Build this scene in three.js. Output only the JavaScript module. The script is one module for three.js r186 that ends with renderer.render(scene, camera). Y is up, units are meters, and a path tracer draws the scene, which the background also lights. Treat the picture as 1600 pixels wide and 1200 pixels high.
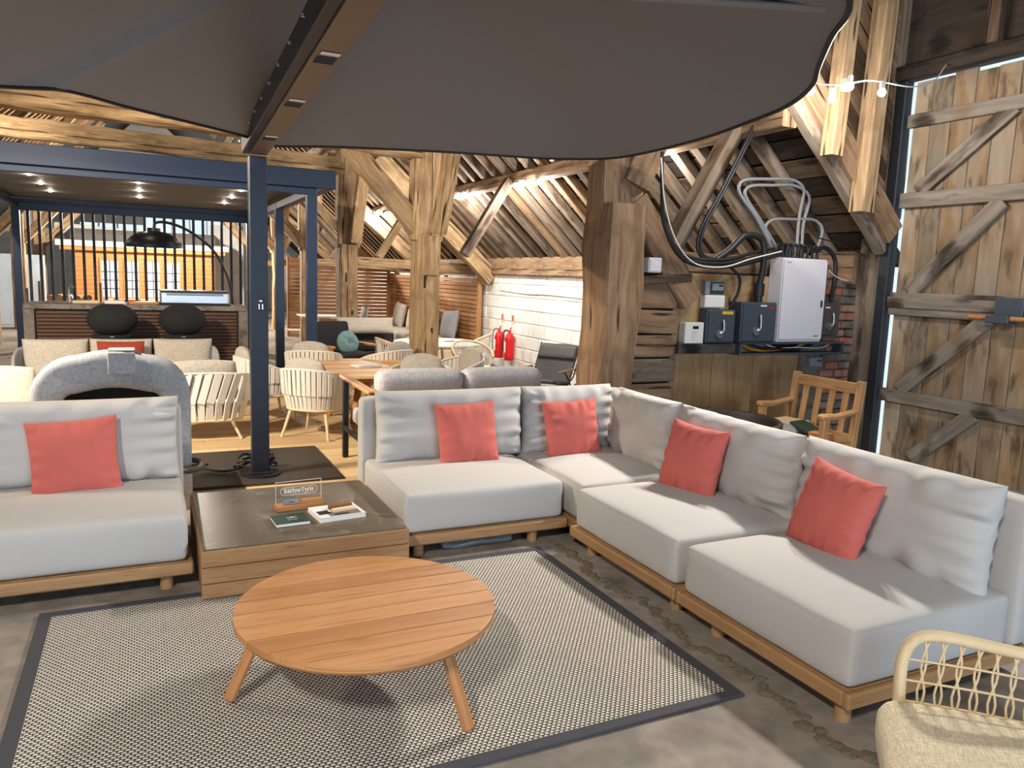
import * as THREE from 'three';
import { mergeGeometries, mergeVertices, toCreasedNormals } from 'three/addons/utils/BufferGeometryUtils.js';
import { RectAreaLightUniformsLib } from 'three/addons/lights/RectAreaLightUniformsLib.js';
import { FontLoader } from 'three/addons/loaders/FontLoader.js';
import { TextGeometry } from 'three/addons/geometries/TextGeometry.js';

// ---------------------------------------------------------------- camera, sky, large lights, exposure
const scene = new THREE.Scene();
const camera = new THREE.PerspectiveCamera(2 * Math.atan(600 / 1194) * 180 / Math.PI, 4 / 3, 0.05, 200);
camera.position.set(0, 1.55, 0);
camera.rotation.order = 'YXZ';
camera.rotation.set(-0.1384, -0.449, 0.0355);
scene.background = new THREE.Color(0.8, 1.0, 1.15);
const renderer = new THREE.WebGLRenderer({ antialias: true });
renderer.toneMapping = THREE.LinearToneMapping;
renderer.toneMappingExposure = 1.04;
renderer.shadowMap.enabled = true;
RectAreaLightUniformsLib.init();
// daylight through the big open doorway in the near end wall, behind the photographer
const daylight = new THREE.RectAreaLight(new THREE.Color(0.6, 0.78, 1.0), 12, 3.6, 2.9);
daylight.position.set(1.2, 1.6, 5.6); daylight.lookAt(1.2, 1.3, -4); scene.add(daylight);
// daylight through the glazed far end of the barn
const farlight = new THREE.RectAreaLight(new THREE.Color(0.85, 0.95, 1.0), 6, 4.6, 2.6);
farlight.position.set(0.4, 3.3, -33.4); farlight.lookAt(0.4, 1, 0); scene.add(farlight);

// ---------------------------------------------------------------- helpers
const V = (x, y, z) => new THREE.Vector3(x, y, z);
let seed = 11;
const rnd = () => { seed = (seed + 0x6d2b79f5) | 0; let t = Math.imul(seed ^ (seed >>> 15), 1 | seed); t = (t + Math.imul(t ^ (t >>> 7), 61 | t)) ^ t; return ((t ^ (t >>> 14)) >>> 0) / 4294967296; };
const rr = (a, b) => a + (b - a) * rnd();
const pick = (a) => a[Math.floor(rnd() * a.length)];
const taken = {};
function numbered(n) { if (!(n in taken)) { taken[n] = 0; return n; } taken[n]++; return n + '_' + String(taken[n]).padStart(3, '0'); }
function hash(x, y, s) { let h = Math.imul(x, 374761393) + Math.imul(y, 668265263) + Math.imul(s, 1274126177) | 0; h = Math.imul(h ^ (h >>> 13), 1274126177); return ((h ^ (h >>> 16)) >>> 0) / 4294967296; }
const sm = (t) => t * t * (3 - 2 * t);
function pn(x, y, px, py, s = 0) {           // periodic value noise
  const xi = Math.floor(x), yi = Math.floor(y), fx = sm(x - xi), fy = sm(y - yi);
  const m = (a, p) => ((a % p) + p) % p;
  const x0 = m(xi, px), x1 = m(xi + 1, px), y0 = m(yi, py), y1 = m(yi + 1, py);
  const a = hash(x0, y0, s), b = hash(x1, y0, s), c = hash(x0, y1, s), d = hash(x1, y1, s);
  return a + (b - a) * fx + (c - a) * fy + (a - b - c + d) * fx * fy;
}
function fbm(u, v, fx, fy, oct = 4, s = 0) { let a = 0, w = 0.5, n = 0; for (let i = 0; i < oct; i++) { a += w * pn(u * fx, v * fy, fx, fy, s + i); n += w; w *= 0.5; fx *= 2; fy *= 2; } return a / n; }
const n3 = (x, y, z) => (pn(x + 37, y + 11, 1e6, 1e6, 3) + pn(y + 5, z + 71, 1e6, 1e6, 4) + pn(z + 9, x + 23, 1e6, 1e6, 5)) / 3 - 0.5;
function tex(size, fn, srgb = true) {
  const d = new Uint8Array(size * size * 4);
  for (let j = 0; j < size; j++) for (let i = 0; i < size; i++) {
    const c = fn(i / size, j / size), k = (j * size + i) * 4;
    for (let q = 0; q < 3; q++) d[k + q] = Math.max(0, Math.min(255, typeof c === 'number' ? c * 255 : c[q] * 255));
    d[k + 3] = 255;
  }
  const t = new THREE.DataTexture(d, size, size);
  t.wrapS = t.wrapT = THREE.RepeatWrapping; t.magFilter = THREE.LinearFilter; t.minFilter = THREE.LinearMipmapLinearFilter; t.generateMipmaps = true;
  if (srgb) t.colorSpace = THREE.SRGBColorSpace;
  t.needsUpdate = true; return t;
}
const mix = (a, b, t) => [a[0] + (b[0] - a[0]) * t, a[1] + (b[1] - a[1]) * t, a[2] + (b[2] - a[2]) * t];
const cl = (t) => Math.max(0, Math.min(1, t));
const hx = (h) => [(h >> 16 & 255) / 255, (h >> 8 & 255) / 255, (h & 255) / 255];

// ---------------------------------------------------------------- procedural materials
const std = (o) => new THREE.MeshStandardMaterial({ roughness: 0.8, ...o });
function rep(t, x, y) { const c = t.clone(); c.repeat.set(x, y); c.needsUpdate = true; return c; }
const tTeak = tex(512, (u, v) => {
  const w = v + 0.035 * (fbm(u, v, 2, 3, 3, 1) - 0.5);
  const g = fbm(u, w, 3, 48, 3, 2), f = fbm(u, v, 8, 128, 2, 9);
  let c = mix(hx(0xb48a5e), hx(0xcfa678), g); c = mix(c, hx(0x946a42), cl((f - 0.62) * 2.2)); return c;
});
const tPale = tex(256, (u, v) => mix(hx(0xd8bd92), hx(0xecd6b0), fbm(u, v, 3, 40, 3, 12)));
const tOak = tex(512, (u, v) => {
  const w = v + 0.06 * (fbm(u, v, 2, 3, 3, 21) - 0.5);
  const g = fbm(u, w, 3, 28, 4, 22), s = fbm(u, v, 5, 6, 4, 23), cr = fbm(u, w, 2, 40, 2, 24);
  let c = mix(hx(0x85705a), hx(0xc9b496), cl(g * 1.3 - 0.15)); c = mix(c, hx(0x7a6450), cl((s - 0.55) * 2.6)); c = mix(c, hx(0x2e2118), cl((cr - 0.74) * 7));
  return c;
});
const bOak = tex(512, (u, v) => { const w = v + 0.06 * (fbm(u, v, 2, 3, 3, 21) - 0.5); return cl(0.3 + 0.6 * fbm(u, w, 3, 28, 4, 22) - cl((fbm(u, w, 2, 40, 2, 24) - 0.74) * 6)); }, false);
const tGrey = tex(512, (u, v) => {
  const w = v + 0.08 * (fbm(u, v, 2, 2, 3, 31) - 0.5);
  const g = fbm(u, w, 3, 30, 4, 32), s = fbm(u, v, 3, 4, 4, 33), k = fbm(u, v, 3, 9, 4, 35);
  let c = mix(hx(0x7d746b), hx(0xbab1a6), g); c = mix(c, hx(0x8e7760), cl((s - 0.5) * 2.6)); c = mix(c, hx(0x40372f), cl((k - 0.6) * 4.2)); return c;
});
const tDoor = tex(512, (u, v) => {
  const w = v + 0.12 * (fbm(u, v, 2, 2, 3, 41) - 0.5);
  const g = fbm(u, w, 3, 22, 4, 42), s = fbm(u, w, 2, 5, 4, 43), k = fbm(u, w, 4, 11, 5, 45);
  let c = mix(hx(0x8a7d6e), hx(0xbcae9a), g); c = mix(c, hx(0x8a7054), cl((s - 0.47) * 2.4)); c = mix(c, hx(0x96938e), cl((0.44 - s) * 5)); c = mix(c, hx(0x4a4038), cl((k - 0.6) * 3.4)); return c;
});
const tConc = tex(1024, (u, v) => {
  const a = fbm(u, v, 3, 3, 5, 51), b = fbm(u, v, 40, 40, 3, 52), d = fbm(u, v, 9, 9, 4, 53);
  let c = mix(hx(0x77706a), hx(0xa49c92), a); c = mix(c, hx(0x565049), cl((d - 0.56) * 3)); const k = 0.85 + 0.3 * b; return [c[0] * k, c[1] * k, c[2] * k];
});
const tFab = tex(256, (u, v) => { const a = 0.5 + 0.5 * Math.sin(u * 64 * Math.PI * 2), b = 0.5 + 0.5 * Math.sin(v * 64 * Math.PI * 2); return 0.9 + 0.06 * a * b + 0.05 * (fbm(u, v, 60, 60, 2, 61) - 0.5); });
const tMarl = tex(256, (u, v) => { const h = fbm(u, v, 10, 90, 2, 62), k = fbm(u, v, 90, 10, 2, 63); return 0.72 + 0.5 * (h * 0.5 + k * 0.5 - 0.2) * 0.8; });
const rugCell = (u, v) => { // staggered loops of pale yarn on dark ground, 8 x 12 cells in a tile
  const ny = 12, nx = 8, y = v * ny, r = Math.floor(y), x = u * nx + (r % 2) * 0.5, fx = x - Math.floor(x) - 0.5, fy = y - r - 0.5;
  return cl(1.35 - Math.pow(Math.abs(fx) / 0.4, 2.4) - Math.pow(Math.abs(fy + 0.12 * Math.cos(fx * 6.283) - 0.04) / 0.4, 2.4));
};
const tRug = tex(512, (u, v) => { const a = rugCell(u, v), n = fbm(u, v, 60, 60, 2, 71); let c = mix(hx(0x403d3a), hx(0xe0d8ca), sm(cl(a * 1.4))); const k = 0.82 + 0.36 * n; return [c[0] * k, c[1] * k, c[2] * k]; });
const bRug = tex(512, (u, v) => cl(rugCell(u, v)), false);
const tPly = tex(512, (u, v) => { const w = v + 0.2 * (fbm(u, v, 2, 2, 3, 81) - 0.5); const g = fbm(u, w, 3, 8, 4, 82), s = fbm(u, v, 3, 3, 4, 83), k = fbm(u, v, 40, 6, 3, 84); let c = mix(hx(0x9c8260), hx(0xc0a580), g); c = mix(c, hx(0x86694a), cl((s - 0.5) * 2.4)); const q = 0.9 + 0.2 * k; return [c[0] * q, c[1] * q, c[2] * q]; });
const tPaint = tex(512, (u, v) => { const a = fbm(u, v, 4, 4, 5, 91), b = fbm(u, v, 6, 2, 4, 92); let c = mix(hx(0xdfe0de), hx(0xf4f4f2), a); return mix(c, hx(0xbfbcae), cl((b - 0.62) * 1.6)); });
const bLump = tex(256, (u, v) => fbm(u, v, 8, 8, 5, 93), false);
const tSlate = tex(512, (u, v) => { const a = fbm(u, v, 3, 3, 5, 95), w = fbm(u, v, 4, 4, 4, 96); let c = mix(hx(0x6f675c), hx(0x8c8375), a); return mix(c, hx(0xd8d2c6), cl((0.018 - Math.abs(w - 0.5)) * 26) * cl((a - 0.45) * 5)); });
const tBrick = tex(256, (u, v) => { const a = fbm(u, v, 6, 6, 4, 97), b = fbm(u, v, 3, 3, 4, 98); return mix(mix(hx(0x8d4a38), hx(0xb06a52), a), hx(0x8b8078), cl((b - 0.42) * 3)); });
const wood = (t, col, rough = 0.6, bump = 0.001, bm = null) => std({ map: t, color: col, roughness: rough, bumpMap: bm || t, bumpScale: bump });
const M = {
  teak: wood(tTeak, 0xf6ddc2, 0.5), teak2: wood(tTeak, 0xecd0b2, 0.5), teak3: wood(tTeak, 0xffe8d0, 0.52), teakGrey: wood(tTeak, 0xd6d2cc, 0.6), teakDk: wood(tTeak, 0xa8917c, 0.55), teakLight: wood(tPale, 0xf0d6b0, 0.5), bench: wood(tTeak, 0xece6dc, 0.6), teakPale: wood(tPale, 0xffffff, 0.6),
  oak: wood(tOak, 0xf4ead8, 0.85, 0.006, bOak), oak2: wood(tOak, 0xd8cabb, 0.85, 0.006, bOak), oak3: wood(tOak, 0xfff4de, 0.85, 0.006, bOak), oakRed: wood(tOak, 0xdccabe, 0.88, 0.006, bOak), oakDk: wood(tOak, 0x887c74, 0.9, 0.006, bOak),
  grey: wood(tGrey, 0xe6ddd2, 0.9, 0.004), grey2: wood(tGrey, 0xc9bcae, 0.9, 0.004), grey3: wood(tGrey, 0xa99a8a, 0.9, 0.004), greyDk: wood(tGrey, 0x5d5148, 0.95, 0.004),
  doors: [0xfff6ea, 0xe8ddd0, 0xd9cab8, 0xf6e6cc, 0xcfc6bc].map((c) => wood(tDoor, c, 0.85, 0.004)), doorLedge: wood(tGrey, 0xcfcac4, 0.85, 0.004),
  deck: [0xf0e8dc, 0xdcd2c6, 0xfaf2e6].map((c) => wood(tPale, c, 0.7)),
  cedar: [0xe8d6c4, 0xd8c2ae, 0xf4e4d2].map((c) => wood(tTeak, c, 0.65)),
  concrete: std({ map: rep(tConc, 0.35, 0.35), color: 0xfffbf6, roughness: 0.75, bumpMap: rep(tConc, 0.35, 0.35), bumpScale: 0.004 }),
  fabric: std({ map: rep(tFab, 8, 8), color: 0xc6c3bf, roughness: 0.92, bumpMap: rep(tFab, 8, 8), bumpScale: 0.0006 }),
  fabricBack: std({ map: rep(tFab, 8, 8), color: 0xc2beb9, roughness: 0.92 }),
  coral: std({ map: rep(tFab, 10, 10), color: 0xcf685e, roughness: 0.9, bumpMap: rep(tFab, 10, 10), bumpScale: 0.0006 }),
  marl: std({ map: rep(tMarl, 5, 5), color: 0xd2cabd, roughness: 0.95 }), marlBlue: std({ map: rep(tMarl, 5, 5), color: 0xb9bcc2, roughness: 0.95 }), marlCream: std({ map: rep(tMarl, 6, 6), color: 0xf2e2c2, roughness: 0.95 }),
  rust: std({ map: rep(tMarl, 5, 5), color: 0xa8452f, roughness: 0.95 }), teal: std({ map: rep(tMarl, 5, 5), color: 0x86b0b4, roughness: 0.9 }),
  greyPad: std({ map: rep(tMarl, 5, 5), color: 0xf2f1f8, roughness: 0.9 }), barFront: wood(tTeak, 0x75655c, 0.6), blackPad: std({ color: 0x191a1d, roughness: 0.9 }), leather: std({ color: 0x34353a, roughness: 0.55, bumpMap: rep(bLump, 9, 9), bumpScale: 0.001 }),
  canopy: std({ map: rep(tFab, 6, 6), color: 0x86868a, roughness: 0.95 }), binding: std({ map: rep(tFab, 10, 10), color: 0x4a4a50, roughness: 0.9 }),
  rug: std({ map: rep(tRug, 6.2, 6.2), color: 0xffffff, roughness: 0.95, bumpMap: rep(bRug, 6.2, 6.2), bumpScale: 0.003 }),
  navy: std({ color: 0x121b2c, roughness: 0.45, metalness: 0.2 }), pergola: std({ color: 0x24344e, roughness: 0.45, metalness: 0.2 }), louvre: std({ color: 0x5c554e, roughness: 0.6 }),
  beamUnder: std({ color: 0x6d5d4e, roughness: 0.4, metalness: 0.3 }), black: std({ color: 0x15161a, roughness: 0.5 }), blackMetal: std({ color: 0x1a1b1f, roughness: 0.4, metalness: 0.4 }), plate: std({ color: 0x3d3733, roughness: 0.55, metalness: 0.2 }),
  tar: std({ color: 0x20232a, roughness: 0.6 }), steel: std({ color: 0xb9bcbf, roughness: 0.35, metalness: 0.9 }), galv: std({ map: tGrey, color: 0x9aa3ad, roughness: 0.45, metalness: 0.5 }),
  white: std({ color: 0xe6e4de, roughness: 0.5 }), cabinet: std({ color: 0xdedbe2, roughness: 0.4 }), switchBlue: std({ color: 0x414a55, roughness: 0.5 }), switchBrown: std({ color: 0x4e4742, roughness: 0.55 }), cableBlack: std({ color: 0x1c1d20, roughness: 0.5 }), cableGrey: std({ color: 0x83868b, roughness: 0.5 }), cableWhite: std({ color: 0xe8e6e0, roughness: 0.5 }), yellow: std({ color: 0xe2b41e, roughness: 0.6 }), green: std({ color: 0x5f9a3a, roughness: 0.6 }),
  red: std({ color: 0xd0161a, roughness: 0.35 }), paper: std({ color: 0xeeeae2, roughness: 0.8 }), bookGreen: std({ color: 0x1f3a2c, roughness: 0.6 }), slate: std({ map: tSlate, color: 0xc2b8aa, roughness: 0.42, bumpMap: tSlate, bumpScale: 0.0004 }),
  stone: std({ map: rep(tConc, 1.5, 1.5), color: 0xd6d3cf, roughness: 0.6 }), ply: std({ map: tPly, color: 0xf4e8d8, roughness: 0.75 }), block: std({ map: tPaint, color: 0xffffff, roughness: 0.8, bumpMap: rep(bLump, 3, 3), bumpScale: 0.006 }), mortar: std({ map: tPaint, color: 0xe6e2d8, roughness: 0.9 }),
  brick: std({ map: tBrick, roughness: 0.9, bumpMap: rep(bLump, 4, 4), bumpScale: 0.006 }), lime: std({ map: tConc, color: 0xcfc4b4, roughness: 0.95 }), strap: std({ map: rep(tFab, 10, 10), color: 0xf0eae0, roughness: 0.9 }), rope: std({ color: 0xd3bd97, roughness: 0.9, bumpMap: rep(tFab, 3, 40), bumpScale: 0.002 }),
  acrylic: new THREE.MeshPhysicalMaterial({ color: 0xffffff, roughness: 0.02, transmission: 1, thickness: 0, ior: 1.49 }), pane: new THREE.MeshPhysicalMaterial({ color: 0xffffff, roughness: 0.05, transmission: 1, thickness: 0, ior: 1.5 }), poly: new THREE.MeshPhysicalMaterial({ color: 0xe6eef6, roughness: 0.15, transmission: 0.85, thickness: 0, ior: 1.4 }),
  cabin: wood(tTeak, 0xf6d2a8, 0.6), cabinRoof: std({ color: 0x55524e, roughness: 0.9 }), whiteWall: std({ map: tPaint, color: 0xf4f4f2, roughness: 0.9 }), blueWall: std({ map: tPaint, color: 0xbcc8d8, roughness: 0.9 }),
  bulb: std({ color: 0xffffff, emissive: new THREE.Color(1, 0.95, 0.85), emissiveIntensity: 9 }), led: std({ color: 0xffffff, emissive: new THREE.Color(1, 0.98, 0.94), emissiveIntensity: 5 }), glow: std({ color: 0xffffff, emissive: new THREE.Color(1, 0.97, 0.9), emissiveIntensity: 4 }),
};

// ---------------------------------------------------------------- geometry helpers
function planarUV(g, grain = 'x', ox = rnd() * 7, oy = rnd() * 7) {
  if (g.index) g = g.toNonIndexed();
  const p = g.attributes.position, n = p.count, uv = new Float32Array(n * 2), a = V(0, 0, 0), b = V(0, 0, 0), c = V(0, 0, 0);
  for (let i = 0; i < n; i += 3) {
    a.fromBufferAttribute(p, i); b.fromBufferAttribute(p, i + 1); c.fromBufferAttribute(p, i + 2);
    const nn = b.clone().sub(a).cross(c.clone().sub(a)), m = [Math.abs(nn.x), Math.abs(nn.y), Math.abs(nn.z)], ax = m[0] > m[1] && m[0] > m[2] ? 'x' : m[1] > m[2] ? 'y' : 'z';
    const rest = ['x', 'y', 'z'].filter((q) => q !== ax), u = rest.includes(grain) ? grain : rest[0], w = rest.find((q) => q !== u);
    [a, b, c].forEach((q, k) => { uv[(i + k) * 2] = q[u] + ox; uv[(i + k) * 2 + 1] = q[w] + oy; });
  }
  g.setAttribute('uv', new THREE.BufferAttribute(uv, 2)); return g;
}
function bx(w, h, d, x = 0, y = 0, z = 0, ch = 0.004, grain = null) {      // chamfered box centred at x, y, z; uv in metres
  const s = [w / 2, h / 2, d / 2]; ch = Math.min(ch, s[0] * 0.6, s[1] * 0.6, s[2] * 0.6);
  const P = [], tri = (a, b, c) => { // orient outwards
    const n = b.clone().sub(a).cross(c.clone().sub(a)), m = a.clone().add(b).add(c); if (n.dot(m) < 0) [b, c] = [c, b]; P.push(a, b, c);
  }, quad = (a, b, c, d) => { tri(a, b, c); tri(a, c, d); };
  const pt = (sx, sy, sz, ax) => { const q = [sx * (s[0] - ch), sy * (s[1] - ch), sz * (s[2] - ch)]; q[ax] = [sx, sy, sz][ax] * s[ax]; return V(...q); };
  for (let ax = 0; ax < 3; ax++) for (const e of [-1, 1]) {
    const o = [0, 1, 2].filter((q) => q !== ax), f = (i, j) => { const t = [0, 0, 0]; t[ax] = e; t[o[0]] = i; t[o[1]] = j; return pt(t[0], t[1], t[2], ax); };
    quad(f(-1, -1), f(1, -1), f(1, 1), f(-1, 1));
  }
  if (ch > 0.0005) {
    for (let ax = 0; ax < 3; ax++) { const o = [0, 1, 2].filter((q) => q !== ax); for (const i of [-1, 1]) for (const j of [-1, 1]) { const f = (e, q) => { const t = [0, 0, 0]; t[ax] = e; t[o[0]] = i; t[o[1]] = j; return pt(t[0], t[1], t[2], q); }; quad(f(-1, o[0]), f(1, o[0]), f(1, o[1]), f(-1, o[1])); } }
    for (const i of [-1, 1]) for (const j of [-1, 1]) for (const k of [-1, 1]) tri(pt(i, j, k, 0), pt(i, j, k, 1), pt(i, j, k, 2));
  }
  const g = new THREE.BufferGeometry(); g.setAttribute('position', new THREE.Float32BufferAttribute(P.flatMap((q) => [q.x, q.y, q.z]), 3));
  g.computeVertexNormals(); const gr = grain || (w >= h && w >= d ? 'x' : h >= d ? 'y' : 'z');
  const r = planarUV(g, gr); r.translate(x, y, z); return r;
}
const span = (x0, x1, y0, y1, z0, z1, ch = 0.004, grain = null) => bx(Math.abs(x1 - x0), Math.abs(y1 - y0), Math.abs(z1 - z0), (x0 + x1) / 2, (y0 + y1) / 2, (z0 + z1) / 2, ch, grain);
function orient(g, p0, p1, up = V(0, 1, 0)) { // local x axis from p0 to p1, local y nearest to up
  const X = p1.clone().sub(p0).normalize(), Z = X.clone().cross(up).normalize(), Y = Z.clone().cross(X), m = new THREE.Matrix4().makeBasis(X, Y, Z);
  m.setPosition(p0.clone().add(p1).multiplyScalar(0.5)); g.applyMatrix4(m); return g;
}
const bar = (p0, p1, w, h, ch = 0.003, up) => orient(bx(p0.distanceTo(p1), h, w, 0, 0, 0, ch, 'x'), p0, p1, up);
function beam(p0, p1, w, h, rough = 0.012, up, taper = 1) {               // hand-hewn timber
  const L = p0.distanceTo(p1), n = Math.max(3, Math.round(L / 0.35)), rings = [], o = rnd() * 50, c = 0.14;
  for (let i = 0; i <= n; i++) {
    const t = i / n, x = (t - 0.5) * L, k = 1 + (taper - 1) * t, by = rough * 2.2 * n3(t * 2.2 + o, 1, 0), bz = rough * 2.2 * n3(t * 2.2 + o, 4, 7), ring = [];
    for (const [a, b] of [[-1, -1 + c], [-1, 1 - c], [-1 + c, 1], [1 - c, 1], [1, 1 - c], [1, -1 + c], [1 - c, -1], [-1 + c, -1]]) ring.push(V(x, b * h / 2 * k + by + rough * 2 * n3(i * 1.7 + o, a * 3, b * 3), a * w / 2 * k + bz + rough * 2 * n3(i * 1.3 + o, b * 5, a * 2)));
    rings.push(ring);
  }
  const P = [], push = (...q) => P.push(...q);
  for (let i = 0; i < n; i++) for (let j = 0; j < 8; j++) { const a = rings[i][j], b = rings[i][(j + 1) % 8], c2 = rings[i + 1][(j + 1) % 8], d = rings[i + 1][j]; push(a, c2, b, a, d, c2); }
  for (let j = 1; j < 7; j++) { push(rings[0][0], rings[0][j], rings[0][j + 1]); push(rings[n][0], rings[n][j + 1], rings[n][j]); }
  let g = new THREE.BufferGeometry(); g.setAttribute('position', new THREE.Float32BufferAttribute(P.flatMap((q) => [q.x, q.y, q.z]), 3));
  g = toCreasedNormals(g, 0.5); g = planarUV(g, 'x'); return orient(g, p0, p1, up);
}
function tube(pts, r, seg = 6, n = null, closed = false) { const c = new THREE.CatmullRomCurve3(pts, closed, 'centripetal'); return new THREE.TubeGeometry(c, n || Math.max(4, pts.length * 5), r, seg, closed).toNonIndexed(); }
const rod = (p0, p1, r, seg = 10, r2 = r) => { const g = new THREE.CylinderGeometry(r2, r, p0.distanceTo(p1), seg).toNonIndexed(); const d = p1.clone().sub(p0).normalize(); g.applyQuaternion(new THREE.Quaternion().setFromUnitVectors(V(0, 1, 0), d)); const m = p0.clone().add(p1).multiplyScalar(0.5); g.translate(m.x, m.y, m.z); return g; };
const cyl = (r, h, x, y, z, seg = 20, r2 = r) => { const g = new THREE.CylinderGeometry(r2, r, h, seg).toNonIndexed(); g.translate(x, y, z); return g; };
const lathe = (pts, x, y, z, seg = 32) => { const g = new THREE.LatheGeometry(pts.map((p) => new THREE.Vector2(p[0], p[1])), seg).toNonIndexed(); g.translate(x, y, z); return g; };
function smooth(g) { g.deleteAttribute('uv'); g.deleteAttribute('normal'); g = mergeVertices(g, 1e-5); g.computeVertexNormals(); const p = g.attributes.position, uv = new Float32Array(p.count * 2), n = g.attributes.normal; for (let i = 0; i < p.count; i++) { const ay = Math.abs(n.getY(i)), ax = Math.abs(n.getX(i)), az = Math.abs(n.getZ(i)); uv[2 * i] = ax > ay && ax > az ? p.getZ(i) : p.getX(i); uv[2 * i + 1] = ay > ax && ay > az ? p.getZ(i) : p.getY(i); } g.setAttribute('uv', new THREE.BufferAttribute(uv, 2)); return g.toNonIndexed(); }
function softBox(w, h, d, r = 0.05, puff = 0.03, wr = 0.004, sd = 1) {    // upholstered block, centred
  const g = new THREE.BoxGeometry(2, 2, 2, 18, 10, 18), p = g.attributes.position, S = [w / 2, h / 2, d / 2], R = Math.min(r, S[0], S[1], S[2]);
  for (let i = 0; i < p.count; i++) {
    const u = [p.getX(i), p.getY(i), p.getZ(i)].map((q) => Math.sign(q) * (1 - Math.pow(1 - Math.abs(q), 1.5)));
    const q = u.map((e, k) => e * S[k]), inn = q.map((e, k) => Math.max(-(S[k] - R), Math.min(S[k] - R, e))), dv = q.map((e, k) => e - inn[k]), L = Math.hypot(...dv) || 1;
    const o = L > 1e-6 ? inn.map((e, k) => e + dv[k] / L * R) : inn;
    const bump = puff * (1 - u[0] * u[0]) * (1 - u[2] * u[2]) * Math.max(0, u[1]);
    const side = 0.35 * puff * (1 - u[1] * u[1]); const w1 = wr * 2 * n3(o[0] * 9 + sd, o[1] * 9, o[2] * 9 + sd);
    p.setXYZ(i, o[0] + Math.sign(u[0]) * side * (1 - u[2] * u[2]) * Math.abs(u[0]) ** 3 + w1, o[1] + bump + w1, o[2] + Math.sign(u[2]) * side * (1 - u[0] * u[0]) * Math.abs(u[2]) ** 3 + w1);
  }
  return smooth(g);
}
function pillow(w, h, t, k = 0.06, e = 2, wr = 0.006, sd = 1, n = 26) {    // knife-edged cushion in the local xy plane, facing +z
  const g0 = [];
  for (const s of [-1, 1]) {
    const g = new THREE.PlaneGeometry(2, 2, n, n), p = g.attributes.position;
    for (let i = 0; i < p.count; i++) {
      const x = Math.sin(p.getX(i) * Math.PI / 2), y = Math.sin(p.getY(i) * Math.PI / 2), ed = Math.max(Math.abs(x), Math.abs(y));
      const th = t / 2 * Math.sqrt(Math.max(0, 1 - Math.abs(x) ** e)) * Math.sqrt(Math.max(0, 1 - Math.abs(y) ** e));
      const f = sm(cl(th / (0.3 * t))), along = Math.abs(x) > Math.abs(y) ? y : x, fold = wr * Math.pow(ed, 3) * (n3(along * 7 + sd * 3.1, sd, s) * 2.4 + Math.sin(along * 17 + sd * 5) * 0.3) + wr * 0.8 * n3(x * 2.5 + sd, y * 2.5, s * 3 + sd);
      p.setXYZ(i, w / 2 * x * (1 - k * (1 - y * y) * x * x), h / 2 * y * (1 - k * (1 - x * x) * y * y), s * (th + f * fold) + 0.25 * wr * n3(along * 4 + sd * 2, sd + 3, 2) * ed * ed);
    }
    if (s < 0) { const ix = g.index; for (let i = 0; i < ix.count; i += 3) { const a = ix.getX(i); ix.setX(i, ix.getX(i + 1)); ix.setX(i + 1, a); } }
    g0.push(g.toNonIndexed());
  }
  return smooth(mergeGeometries(g0));
}
function place(g, x, y, z, ry = 0, rx = 0, rz = 0) { g.applyMatrix4(new THREE.Matrix4().compose(V(x, y, z), new THREE.Quaternion().setFromEuler(new THREE.Euler(rx, ry, rz, 'YXZ')), V(1, 1, 1))); return g; }
function merge(list) { list = [].concat(list).map((g) => { g = g.index ? g.toNonIndexed() : g; if (!g.attributes.uv) g.setAttribute('uv', new THREE.BufferAttribute(new Float32Array(g.attributes.position.count * 2), 2)); for (const k of Object.keys(g.attributes)) if (!['position', 'normal', 'uv'].includes(k)) g.deleteAttribute(k); return g; }); return list.length > 1 ? mergeGeometries(list) : list[0]; }
function obj(name, geo, mat, parent = scene) {
  const m = new THREE.Mesh(merge(geo), mat); m.name = parent === scene ? numbered(name) : name; m.castShadow = m.receiveShadow = true; parent.add(m); return m;
}
function thing(name, label, category, pos = [0, 0, 0], turn = 0, group = null) {
  const o = new THREE.Group(); o.name = numbered(name); o.position.set(...pos); o.rotation.y = turn; o.userData = { label, category }; if (group) o.userData.group = group; scene.add(o); return o;
}
function tag(o, label, category, group) { o.userData.label = label; o.userData.category = category; if (group) o.userData.group = group; return o; }
function struct(name, geo, mat, parent = scene) { const m = obj(name, geo, mat, parent); if (parent === scene) m.userData.kind = 'structure'; return m; }
function sgroup(name) { const o = new THREE.Group(); o.name = numbered(name); o.userData.kind = 'structure'; scene.add(o); return o; }
function copy(root, pos, turn, label, group) { const r = root.clone(); r.name = numbered(root.name.replace(/_\d{3}$/, '')); r.userData = { ...root.userData }; scene.add(r); r.position.set(...pos); r.rotation.y = turn; if (label) r.userData.label = label; if (group) r.userData.group = group; return r; }
function lamp(parent, x, y, z, cd, color = 0xffe6c4, r = 0.6) { const l = new THREE.PointLight(color, cd); l.position.set(x, y, z); l.castShadow = true; l.shadow.radius = r; parent.add(l); return l; }

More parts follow.
